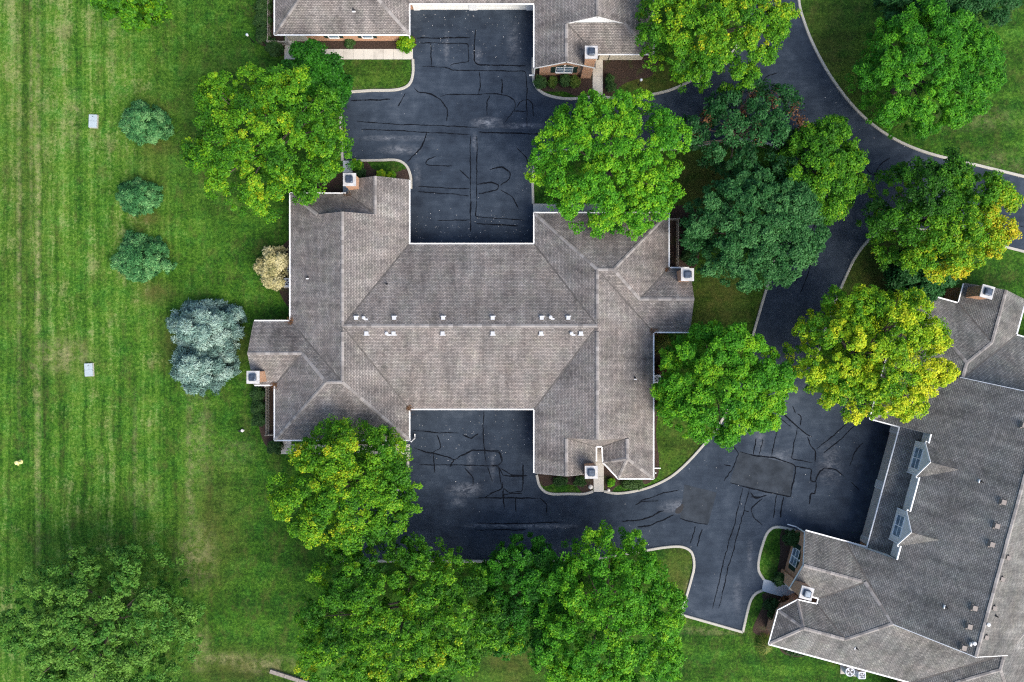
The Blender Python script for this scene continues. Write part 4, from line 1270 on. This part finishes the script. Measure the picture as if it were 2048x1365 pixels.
def utility_box(px, py, rz, label):
    p = W(px, py, 0.0)
    A = tag(empty('utility_box', p, rz), label, 'utility box', 'utility boxes on the lawn')
    MB().box((-0.42, -0.66, -0.01), (0.42, 0.66, 0.10)).build('base_pad', M['concrete'], A)
    b = MB(); b.box((-0.38, -0.62, 0.10), (0.38, 0.62, 0.22)); o = b.build('cabinet', M['box'], A)
    bm = bmesh.new(); bm.from_mesh(o.data); bmesh.ops.remove_doubles(bm, verts=bm.verts, dist=1e-4); bmesh.ops.bevel(bm, geom=bm.edges[:], offset=0.03, segments=2, affect='EDGES'); bm.to_mesh(o.data); bm.free()
    for y0, y1 in ((-0.64, -0.01), (0.01, 0.64)):
        l = MB(); l.box((-0.40, y0, 0.221), (0.40, y1, 0.25)); l.build('lid', M['box'], A)
    MB().box((-0.04, 0.42, 0.251), (0.04, 0.48, 0.27)).build('latch', M['lead'], A)
    return A


utility_box(188.5, 244, rad(-2), 'pale utility box near the upper teal shrub on lawn')
utility_box(180, 740, rad(3), 'pale utility box in worn grass left of the blue spruces')


def post_lamp(px, py, h, label, name='post_lamp'):
    p = W(px, py, 0)
    A = tag(empty(name, p), label, 'lamp')
    MB().lathe([(0.07, -0.02), (0.06, 0.1), (0.04, 0.14), (0.035, h)], 8).build('pole', M['pole'], A)
    MB().lathe([(0.05, h), (0.10, h + 0.05), (0.12, h + 0.2), (0.08, h + 0.26)], 8).build('lantern', M['lampwhite'], A)
    MB().lathe([(0.14, h + 0.26), (0.09, h + 0.31), (0.03, h + 0.35)], 8).build('lamp_cap', M['acgrey'], A)
    return A


post_lamp(507, 85, 1.45, 'slim post lamp with pale head at the mulch corner behind the fence')
post_lamp(1277, 171, 1.2, 'dark path lamp standing in the shaded brown bed')
# small white vent stack on the lawn
p = W(487, 861)
A = tag(empty('pipe_riser', p), 'white capped pipe riser in the grass beyond the patio fence', 'pipe')
MB().lathe([(0.12, -0.02), (0.12, 0.26), (0.15, 0.27), (0.15, 0.34), (0.05, 0.37)], 12).build('cap', M['stone'], A)
MB().box((-0.42, -0.13, 0.0), (-0.14, 0.02, 0.22)).build('shadow_block', M['pole'], A)  # dark box put in for the cap's shadow on the grass
p = W(42, 924)
A = tag(empty('hydrant', p), 'pale yellow hydrant in the tall grass at the field edge', 'hydrant')
MB().lathe([(0.22, -0.02), (0.22, 0.08), (0.15, 0.10), (0.15, 0.55), (0.20, 0.57), (0.18, 0.66), (0.05, 0.76)], 12).build('barrel', M['yellow'], A)
for s in (-1, 1):
    b = MB(); b.tube([(s * 0.12, 0, 0.42), (s * 0.30, 0.03, 0.42)], [0.08, 0.08], 8); b.build('nozzle', M['yellow'], A)
MB().tube([(0, -0.1, 0.38), (0, -0.28, 0.38)], [0.09, 0.09], 8).build('nozzle', M['yellow'], A)
# timber edging at the bottom of the picture
a, b = W(541, 1341), W(628, 1369)
T = tag(empty('timber_edging', a), 'grey weathered timbers laid end to end across the lawn', 'timber')
d = (b - a); k = 3
for i in range(k):
    m = MB(); u, v = d * (i / k + 0.004), d * ((i + 1) / k - 0.004)
    m.beam((u.x, u.y, 0.24), (v.x, v.y, 0.24), 0.36, 0.26); m.build('timber', M['timber'], T)
# stones in the beds
for (x, y, r, lab) in ((1181, 974, 0.22, 'pale rock in the bed beside the concrete entry walk'), (1217, 981, 0.16, 'small tan rock by the curb next to the entry walk')):
    p = W(x, y); b = MB(); rr = random.Random(x)
    b.lathe([(r * rr.uniform(.8, 1.1), -0.02), (r * 1.1, r * .4), (r * .7, r * .8), (r * .2, r)], 7); o = b.build('rock', M['stone']); o.location = p; tag(o, lab, 'rock')


# ------------------------------------------------------------------ foliage
def leaf_mesh(name, P, Nrm, size, tint, mat, slim=0.55, droop=0.25, rng=None, D=None):
    n = len(P)
    Nrm = Nrm / np.linalg.norm(Nrm, axis=1, keepdims=True)
    r = rng.normal(size=(n, 3)) if D is None else D + rng.normal(size=(n, 3)) * 0.25
    d = r - (r * Nrm).sum(1, keepdims=True) * Nrm
    d /= np.linalg.norm(d, axis=1, keepdims=True)
    s = np.cross(Nrm, d)
    L_ = size[:, None]
    base = P - d * L_ * 0.5
    tip = P + d * L_ * 0.5 - Nrm * L_ * droop
    lf = P + s * L_ * slim * 0.5 + Nrm * L_ * 0.08
    rt = P - s * L_ * slim * 0.5 + Nrm * L_ * 0.08
    v = np.stack([base, rt, tip, lf], 1).reshape(-1, 3).astype(np.float32)
    m = bpy.data.meshes.new(name)
    m.vertices.add(4 * n); m.vertices.foreach_set('co', v.ravel())
    m.loops.add(4 * n); m.loops.foreach_set('vertex_index', np.arange(4 * n, dtype=np.int32))
    m.polygons.add(n); m.polygons.foreach_set('loop_start', np.arange(0, 4 * n, 4, dtype=np.int32)); m.polygons.foreach_set('loop_total', np.full(n, 4, dtype=np.int32))
    a = m.attributes.new('tint', 'FLOAT', 'POINT'); a.data.foreach_set('value', np.repeat(np.clip(tint, 0, 1), 4).astype(np.float32))
    m.materials.append(mat); m.update(); m.validate()
    return m


def crown_leaves(rng, rx, ry, z0, z1, lobes, per_lobe, leaves, leaf, clump, base, spread, bias=(0, 0), gaps=0.0, cone=False, up=0.6, wob=0.10):
    """leaf points spread through a crown: limbs carry lobes, lobes carry twigs, twigs carry leaves"""
    zc = z0 + (z1 - z0) * (0.40 if not cone else 0.05); hz = z1 - zc
    ph = rng.uniform(0, 6.28, 4)
    outl = lambda a: 1 + wob * np.sin(3 * a + ph[0]) + wob * .8 * np.sin(5 * a + ph[1]) + wob * .6 * np.sin(8 * a + ph[2])
    cl, cd, ct = [], [], []
    tones = []
    for i in range(lobes):
        rho = math.sqrt((i + 0.5) / lobes) * (0.80 if cone or lobes < 20 else 0.89); az = i * 2.39996 + rng.uniform(-.35, .35) + ph[3]
        k = outl(az)
        lx, ly = rho * math.cos(az) * k, rho * math.sin(az) * k
        if cone: lz = z0 + (z1 - z0) * (1 - rho / 0.85) * 0.85 + 0.2
        else: lz = zc + hz * (math.sqrt(max(0, 1 - rho ** 2)) * rng.uniform(0.66, 0.94) - (0.12 if rho > 0.8 else 0.0) * rng.uniform(0, 2))
        lr = (0.245 if not cone else 0.25) * rng.uniform(0.80, 1.2) * (9 / max(lobes, 9)) ** (0.28 if cone else 0.34)
        tone = base + spread * float(np.clip(rng.normal(), -1.3, 1.3)) + bias[0] * lx + bias[1] * ly
        tones.append(tone)
        n = int(per_lobe * rng.uniform(0.8, 1.2))
        g = rng.normal(size=(n, 3)); g /= np.linalg.norm(g, axis=1, keepdims=True)
        g[:, 2] = np.where(g[:, 2] < -0.35, -g[:, 2], g[:, 2])
        q = g * rng.uniform(0.70, 1.12, (n, 1))
        pos = np.stack([(lx + q[:, 0] * lr) * rx, (ly + q[:, 1] * lr) * ry, lz + q[:, 2] * lr * min(rx, ry) * (0.95 if not cone else 0.6)], 1)
        cl.append(pos); cd.append(g); ct.append(tone + np.clip(rng.normal(size=n), -2, 2) * spread * 0.75)
    # low inner layer so that gaps show shaded foliage, not lawn only
    n = int(lobes * per_lobe * 0.34)
    az = rng.uniform(0, 6.28, n); rho = np.sqrt(rng.uniform(0, 1, n)) * 0.92
    pos = np.stack([rho * np.cos(az) * rx * outl(az), rho * np.sin(az) * ry * outl(az), zc + (z1 - z0) * rng.uniform(-0.22, 0.12, n)], 1)
    cl.append(pos); cd.append(np.tile([0, 0, 1.0], (n, 1))); ct.append(base - 0.05 + rng.normal(size=n) * spread)
    cl = np.concatenate(cl); cd = np.concatenate(cd); ct = np.concatenate(ct)
    if gaps:
        keep = rng.uniform(size=len(cl)) > gaps; cl, cd, ct = cl[keep], cd[keep], ct[keep]
    n = len(cl)
    cr = clump * rng.uniform(0.65, 1.3, n)
    g = rng.normal(size=(n, leaves, 3)); g /= np.linalg.norm(g, axis=2, keepdims=True)
    g[:, :, 2] = np.where(g[:, :, 2] < -0.2, -g[:, :, 2], g[:, :, 2])
    r = rng.uniform(0.25, 1.0, (n, leaves, 1)) ** 0.6
    P = cl[:, None, :] + g * r * cr[:, None, None] * np.array([1, 1, 0.65])
    Nn = 0.35 * cd[:, None, :] + 0.45 * g + np.array([0, 0, up]) + 0.50 * rng.normal(size=(n, leaves, 3))
    t = ct[:, None] + rng.normal(size=(n, leaves)) * 0.10
    sz = leaf * rng.uniform(0.65, 1.35, (n, leaves))
    P = P.reshape(-1, 3); P[:, 2] = np.maximum(P[:, 2], 0.05)
    return P, Nn.reshape(-1, 3), sz.ravel(), t.ravel(), cl, (g + 0.5 * cd[:, None, :]).reshape(-1, 3)


def tree(name, label, cat, px, py, rx, ry, kind, seed, h=9.5, z0=2.0, lobes=15, per=27, leaves=56, leaf=0.195, clump=0.43, base=0.42, spread=0.13, bias=(0, 0), group=None, gaps=0.0, cone=False,
         slim=0.6, parts=('crown', 'trunk'), extra=None, limbs=14, up=0.75, wob=0.04, droop=0.25):
    lobes, per = (int(lobes * 3.6), int(per * 0.52)) if not cone and h > 3 else (lobes, per)
    rng = np.random.default_rng(seed)
    zc = z0 + (h - z0) * 0.45
    s = PXM * CAM_H / (CAM_H - zc)
    c = W(px, py, zc); RX, RY = 1.09 * rx / s, 1.09 * ry / s
    T = tag(empty(name, (c.x, c.y, 0)), label, cat, group)
    P, Nn, sz, t, cl, D = crown_leaves(rng, RX, RY, z0, h, lobes, per, leaves, leaf, clump, base, spread, bias, gaps, cone, up, wob)
    m = leaf_mesh(parts[0], P, Nn, sz, t, L[kind], slim, droop, rng, D if (cone or kind == 'cream') else None)
    link(bpy.data.objects.new(parts[0], m), T)
    tr = MB(); R = max(0.03, min(RX, RY) * 0.032) + 0.02
    top = z0 + (h - z0) * (0.55 if not cone else 0.85)
    tr.tube([(0, 0, -0.05), (0.04 * R, 0, 0.25 * top), (0.1, 0.05, 0.6 * top) if h > 4 else (0, 0, 0.6 * top), (0.05, 0, top)], [R * 1.35, R, R * 0.8, R * 0.35], 8)
    if limbs and len(cl):
        idx = rng.choice(len(cl), min(limbs, len(cl)), replace=False)
        for i in idx:
            e = Vector(cl[i]); st = Vector((0, 0, min(top * 0.9, max(0.3 * top, e.z * 0.45))))
            md = (st + e) / 2 + Vector((0, 0, (e - st).length * 0.08))
            tr.tube([st, md, e], [R * 0.45, R * 0.3, R * 0.09], 5)
    tr.build(parts[1], M['bark'], T, smooth=True)
    if extra: extra(T, rng, RX, RY)
    return T


def rusty(T, rng, RX, RY):
    """browned twigs standing out of the crown"""
    spots = [(-0.62, 0.15, 5.6), (0.40, 0.45, 6.3), (0.85, 0.12, 5.8), (0.72, 0.35, 6.0), (-0.05, 0.28, 6.0), (0.15, -0.1, 6.2), (-0.75, 0.02, 5.2), (0.1, 0.55, 5.8)]
    Ps, Ns, S, Tt = [], [], [], []
    for x, y, z in spots:
        k = 190
        g = rng.normal(size=(k, 3)); g /= np.linalg.norm(g, axis=1, keepdims=True)
        Ps.append(np.array([x * RX, y * RY, z]) + g * rng.uniform(0.1, 1.0, (k, 1)) * np.array([0.8, 1.25, 0.7])); Ns.append(g + [0, 0, 0.6]); S.append(rng.uniform(0.12, 0.25, k)); Tt.append(np.clip(0.45 + 0.25 * rng.normal(size=k), 0, 1))
    m = leaf_mesh('browned_twigs', np.concatenate(Ps), np.concatenate(Ns), np.concatenate(S), np.concatenate(Tt), L['rust'], 0.5, 0.2, rng)
    o = link(bpy.data.objects.new('browned_twigs', m), T); o['label'] = 'rust brown dead leaves on twig tips'


# big broadleaf trees
tree('maple_tree', 'yellow green maple tree overhanging the left corner of the H-shaped roof', 'tree', 538, 282, 157, 146, 'maple', 11, h=9.5, lobes=19, base=0.43, spread=0.13)
tree('ornamental_tree', 'rounded deep green tree pressed against the yellow green maple by the walk', 'tree', 628, 168, 66, 66, 'linden', 12, h=6.0, z0=1.2, lobes=9, per=24, leaves=60, leaf=0.24, clump=0.5, base=0.22, spread=0.06)
tree('linden_tree', 'bright green linden tree between the asphalt court and roof, leaves over the gutter', 'tree', 1217, 332, 150, 140, 'linden', 13, h=10, lobes=18, base=0.66, spread=0.13, bias=(0.0, -0.05))
tree('maple_tree', 'yellow green maple tree over the drive by the brick gable house', 'tree', 1425, 52, 146, 122, 'maple', 14, h=9.5, lobes=17, base=0.48, spread=0.13)
tree('crabapple_tree', 'thin dark crabapple tree with rust brown twigs', 'tree', 1478, 268, 114, 98, 'dark', 15, h=7.0, z0=1.5, lobes=13, per=20, leaves=42, leaf=0.23, clump=0.46, base=0.28, spread=0.18, gaps=0.38, extra=rusty, limbs=30, wob=0.14)
tree('crabapple_tree', 'olive green tree next to the rust tipped crabapple by the road', 'tree', 1632, 345, 84, 100, 'maple', 16, h=7.5, z0=1.4, lobes=13, base=0.36, spread=0.12, leaf=0.20)
tree('pear_tree', 'dense blue green tree crowding the picket fence patio', 'tree', 1506, 464, 136, 112, 'dark', 17, h=8.5, lobes=17, per=29, base=0.58, spread=0.12, leaf=0.20, clump=0.42)
tree('ash_tree', 'mid green ash tree on the lawn inside the road bend', 'tree', 1846, 145, 132, 126, 'linden', 18, h=8.5, lobes=17, base=0.46, spread=0.11, slim=0.36, leaf=0.26)
tree('pine_tree', 'dark pine tree behind the ash tree on the far lawn', 'tree', 1890, 0, 128, 62, 'dark', 19, h=8.0, lobes=14, base=0.32, spread=0.12, slim=0.3, leaf=0.30, clump=0.48, wob=0.12)
tree('locust_tree', 'green tree turning golden on one side beside the grey tall roof', 'tree', 1870, 436, 138, 118, 'maple', 20, h=9.5, lobes=17, base=0.47, spread=0.11, bias=(0.42, -0.40), leaf=0.20)
tree('lime_tree', 'bright yellow lime green tree touching the grey dormered roof', 'tree', 1732, 706, 150, 132, 'lime', 21, h=9.5, lobes=18, base=0.57, spread=0.17, bias=(0.12, -0.12), leaf=0.20)
tree('oak_tree', 'fresh green oak tree covering the curb between roof and drive', 'tree', 1440, 768, 132, 118, 'linden', 22, h=9.0, lobes=19, base=0.66, spread=0.13, leaf=0.20, clump=0.42)
tree('maple_tree', 'golden tinged maple tree beside the walk at the lower court', 'tree', 696, 970, 138, 126, 'maple', 23, h=9.5, lobes=17, base=0.52, spread=0.13, bias=(-0.10, 0.03))
tree('maple_tree', 'broad green and gold maple tree along the lower curb line', 'tree', 802, 1232, 208, 152, 'maple', 24, h=10, lobes=24, per=28, base=0.42, spread=0.13, bias=(0.0, -0.14), leaf=0.20)
tree('hawthorn_tree', 'dim dark green tree squeezed between two bright lower trees', 'tree', 1055, 1188, 100, 116, 'linden', 25, h=7.0, z0=1.4, lobes=13, base=0.26, spread=0.12, leaf=0.20, gaps=0.12)
tree('oak_tree', 'bright green oak tree at the curb end near the small asphalt spur', 'tree', 1214, 1228, 150, 164, 'linden', 26, h=9.5, lobes=19, base=0.62, spread=0.13, leaf=0.20)
tree('ash_tree', 'soft green loose tree standing alone in the mown field corner', 'tree', 215, 1245, 190, 155, 'field', 27, h=7.5, z0=1.0, lobes=20, per=26, base=0.74, spread=0.12, gaps=0.0, leaf=0.22, wob=0.05)
tree('maple_tree', 'yellow green maple tree on the mown field above the teal shrubs', 'tree', 264, -6, 66, 56, 'maple', 28, h=7, z0=1.5, lobes=10, per=22, base=0.42, spread=0.13, leaf=0.26)
tree('dogwood_tree', 'small dark tree beneath the golden tree by the roof', 'tree', 1838, 548, 62, 46, 'dark', 29, h=4.5, z0=0.6, lobes=9, per=22, leaves=50, leaf=0.24, clump=0.5, base=0.40, spread=0.1)
# conifers
CON = dict(z0=0.25, cone=True, parts=('foliage', 'trunk'), limbs=0, slim=0.26, up=0.5)
tree('blue_spruce', 'large pale blue spruce, the rounder one of the touching pair', 'tree', 402, 655, 75, 58, 'spruce', 31, h=5.2, lobes=22, per=24, leaves=44, leaf=0.34, clump=0.40, base=0.55, spread=0.2, wob=0.05, droop=0.05, **CON)
tree('blue_spruce', 'smaller pale blue spruce touching the rounder one', 'tree', 396, 736, 62, 50, 'spruce', 32, h=4.4, lobes=18, per=22, leaves=44, leaf=0.34, clump=0.40, base=0.52, spread=0.2, wob=0.05, droop=0.05, **CON)
for x, y, rx, ry, sd_, lab in ((284, 242, 48, 40, 33, 'teal green juniper shrub beside the upper utility box'), (270, 391, 41, 35, 34, 'small grey green juniper shrub, the middle one of three in line'), (277, 513, 57, 48, 35, 'round bright teal juniper shrub nearest the blue spruces')):
    tree('juniper_shrub', lab, 'shrub', x, y, rx, ry, 'juniper', sd_, h=2.6, lobes=26, per=15, leaves=36, leaf=0.27, clump=0.30, base=0.5, spread=0.17, wob=0.08, droop=0.05, **CON)


def shrub(px, py, r, kind, seed, lab, h=None, ry=None, base=0.5, name='shrub', leaf=0.14, group=None, spread=0.12, n=None):
    m = r / 20.5
    return tree(name, lab, 'shrub', px, py, r, ry or r, kind, seed, h=h or max(0.5, m * 1.5), z0=0.05, lobes=9, per=n or max(4, int(10 * m + 4)), leaves=34, leaf=leaf, clump=max(0.13, 0.26 * m + 0.06), base=base, spread=spread,
                parts=('foliage', 'stem'), limbs=4, wob=0.04, group=group)


shrub(548, 535, 28, 'cream', 41, 'cream variegated bush against the long white gutter', 1.8, 42, 0.6, leaf=0.22, n=20)
shrub(812, 88, 16, 'lime', 42, 'round lime green shrub at the end of the concrete walk', 1.1, base=0.45)
shrub(1582, 1075, 15, 'box', 43, 'large clipped boxwood ball beside the brick gable wall', 1.3)
shrub(1558, 1157, 12, 'box', 44, 'clipped boxwood ball beside the grey entry slabs', 1.0)
shrub(1081, 165, 11, 'box', 45, 'clipped round green shrub at the bed corner under the downspout', 0.9, base=0.6)
shrub(1105, 164, 9, 'grass', 46, 'thin olive shrub under the gable window', 0.7, base=0.3)
shrub(1129, 162, 10, 'box', 47, 'dull green shrub below the arched gable window', 0.7, base=0.7)
shrub(1149, 164, 10, 'grass', 48, 'loose olive shrub left of the entry walk', 0.7, base=0.35)
shrub(1220, 160, 8, 'box', 49, 'small clipped shrub by the entry walk, nearer the wall', 0.6, base=0.6)
shrub(1222, 175, 8, 'box', 50, 'small clipped shrub by the entry walk, nearer the curb', 0.6, base=0.55)
shrub(714, 332, 10, 'maple', 51, 'yellow green shrub where the pale slab meets the curb', 0.9, base=0.45)
shrub(722, 348, 9, 'box', 52, 'dark shrub behind the chimney at the curbed bed', 0.6)
shrub(763, 350, 8, 'lime', 53, 'yellow leafed plant peeking past the roof edge', 0.8, base=0.6)
shrub(783, 352, 8, 'lime', 54, 'lime leafed plant beside the rounded curb bed roof edge', 0.7, base=0.5)
for i, (x, y, r, lab) in enumerate(((515, 787, 13, 'round hedge ball outside the patio fence, closest to the chimney'), (517, 814, 13, 'round hedge ball outside the patio fence, middle of the row'), (519, 840, 12, 'round hedge ball outside the patio fence, toward the walk'), (551, 893, 13, 'dark low shrub at the fence corner beside the walk end'))):
    shrub(x, y, r, 'box', 60 + i, lab, 0.9, base=0.45)
for i, (x, y, r, lab) in enumerate(((528, 15, 15, 'dark shrub along the outer side of the upper fence'), (527, 45, 15, 'second dark shrub along the upper fence near the lamp'), (527, 72, 14, 'dark shrub between the lamp and the upper fence corner'), (550, 97, 15, 'dark rounded shrub between fence corner and concrete walk'))):
    shrub(x, y, r, 'box', 66 + i, lab, 1.0, base=0.5)
for i, (x, y, r, lab) in enumerate(((1377, 452, 12, 'shaded shrub outside the patio fence beneath the blue green tree'), (1378, 482, 12, 'shaded shrub midway along the patio fence by the blue green tree'), (1376, 512, 12, 'shaded shrub near the right hand chimney and patio fence'))):
    shrub(x, y, r, 'box', 72 + i, lab, 0.9, base=0.35)
shrub(1543, 1214, 14, 'box', 76, 'dark shrub in the bed below the grey entry slabs', 0.9, 20, 0.3)
shrub(1572, 1202, 9, 'rust', 77, 'reddish brown shrub by the angled bay wall', 0.7)
shrub(1590, 1298, 20, 'box', 78, 'dark groundcover shrub under the sloping gutter corner', 0.5, 10, 0.25)
shrub(1222, 965, 7, 'linden', 79, 'bright leafy perennial in the bed below the angled bay', 0.4, base=0.7)
shrub(1322, 812, 10, 'maple', 80, 'yellowish shrub at the wall beside the oak canopy', 0.7, base=0.5)
shrub(1325, 735, 12, 'rust', 81, 'brown shrub in the mulch by the wall side air conditioner', 0.6, base=0.3)
shrub(1120, 962, 12, 'box', 82, 'dark low shrub under the gable roof edge', 0.5, 8, 0.4)
shrub(1160, 963, 11, 'box', 83, 'dark low shrub between gable roof edge and entry walk', 0.5, 8, 0.5)
shrub(1265, 967, 20, 'box', 84, 'low green groundcover under the bay eave', 0.35, 8, 0.8)
shrub(625, 86, 7, 'grass', 85, 'sprawling small plant in the mulch strip near the cream wall', 0.35, base=0.25)
shrub(700, 87, 9, 'box', 86, 'small green plant in the mulch strip between the two windows', 0.4, base=0.7)


def grass_clump(px, py, r, seed, lab):
    rng = np.random.default_rng(seed); c = W(px, py); k = 420; R = r / 20
    az = rng.uniform(0, 6.28, k); rho = np.sqrt(rng.uniform(0.02, 1, k)) * R
    P = np.stack([rho * np.cos(az) * .8, rho * np.sin(az), 0.75 - 0.55 * (rho / R) ** 2 + rng.uniform(-.1, .1, k)], 1)
    T = tag(empty('ornamental_grass', c), lab, 'grass')
    # long blades: the leaf's length axis follows the outward fall
    o = np.stack([np.cos(az), np.sin(az), -0.7 * rho / R], 1); o /= np.linalg.norm(o, axis=1, keepdims=True)
    s = np.stack([-np.sin(az), np.cos(az), np.zeros(k)], 1)
    ln = rng.uniform(0.35, 0.8, k)[:, None]; w = 0.018
    v = np.stack([P - o * ln * .6, P - s * w, P + o * ln * .5 - np.array([0, 0, .08]), P + s * w], 1).reshape(-1, 3)
    v[:, 2] = np.maximum(v[:, 2], 0.02)
    m = bpy.data.meshes.new('blade_tuft'); m.from_pydata(v.tolist(), [], [(4 * i, 4 * i + 1, 4 * i + 2, 4 * i + 3) for i in range(k)])
    a = m.attributes.new('tint', 'FLOAT', 'POINT'); a.data.foreach_set('value', np.repeat(np.clip(0.55 + .25 * rng.normal(size=k), 0, 1), 4).astype(np.float32))
    m.materials.append(L['grass']); link(bpy.data.objects.new('blade_tuft', m), T)
    MB().lathe([(0.12, -0.02), (0.10, 0.3), (0.04, 0.5)], 7).build('crown_base', M['bark'], T)


grass_clump(1322, 688, 22, 90, 'arching ornamental grass in the inner corner by the white gutter')
grass_clump(1527, 1287, 20, 91, 'arching ornamental grass at the lawn corner by the bay')


# ------------------------------------------------------------------ loose litter
def litter(name, P, size, tint, kind, lab, seed):
    rng = np.random.default_rng(seed)
    Nn = rng.normal(size=P.shape) * 0.22 + np.array([0, 0, 1.0])
    m = leaf_mesh(name, P, Nn, size, tint, L[kind], 0.5, 0.1, rng)
    o = link(bpy.data.objects.new(name, m)); tag(o, lab, 'leaves', kind='stuff'); return o


def inside(poly, x, y):
    px, py = poly[:, 0], poly[:, 1]; qx, qy = np.roll(px, 1), np.roll(py, 1)
    r = np.zeros(len(x), bool)
    for i in range(len(px)):
        if py[i] == qy[i]: continue
        c = ((py[i] > y) != (qy[i] > y)) & (x < (qx[i] - px[i]) * (y - py[i]) / (qy[i] - py[i]) + px[i]); r ^= c
    return r


rng = np.random.default_rng(5)
poly = np.array([(W(x, y).x, W(x, y).y) for x, y in outline])
q = rng.uniform((-18, -30), (51, 34), (900, 2)); q = q[inside(poly, q[:, 0], q[:, 1])]
# more leaves drift up against the garage fronts
d1 = np.stack([rng.uniform(-9.6, 1.8, 110), rng.uniform(9.2, 13.0, 110)], 1); d2 = np.stack([rng.uniform(-9.6, 1.8, 80), rng.uniform(-12, -7.2, 80)], 1); d3 = np.stack([rng.uniform(-9.6, 1.8, 90), rng.uniform(28.5, 32.5, 90)], 1)
q = np.concatenate([q, d1, d2, d3])
litter('fallen_leaves', np.column_stack([q, np.full(len(q), 0.035)]), rng.uniform(0.04, 0.12, len(q)), rng.uniform(0.2, 1.0, len(q)) ** 0.6, 'litter', 'small pale fallen leaves scattered over the dark asphalt', 6)
piles = [(818, 818, 0.45), (581, 643, 0.5), (1306, 662, 0.6), (1331, 541, 0.4), (697, 392, 0.6), (548, 772, 0.5)]
Ps = []
for x, y, r in piles:
    c = W(x, y, EAVE + 0.22); k = 130
    Ps.append(np.array([c.x, c.y, EAVE + 0.16]) + rng.normal(size=(k, 3)) * np.array([r * .4, r * .4, 0.03]))
Ps = np.concatenate(Ps)
litter('valley_leaf_litter', Ps, rng.uniform(0.06, 0.14, len(Ps)), rng.uniform(0.3, 0.9, len(Ps)), 'rust', 'rusty dry leaves caught at the lower ends of the roof valleys', 8)
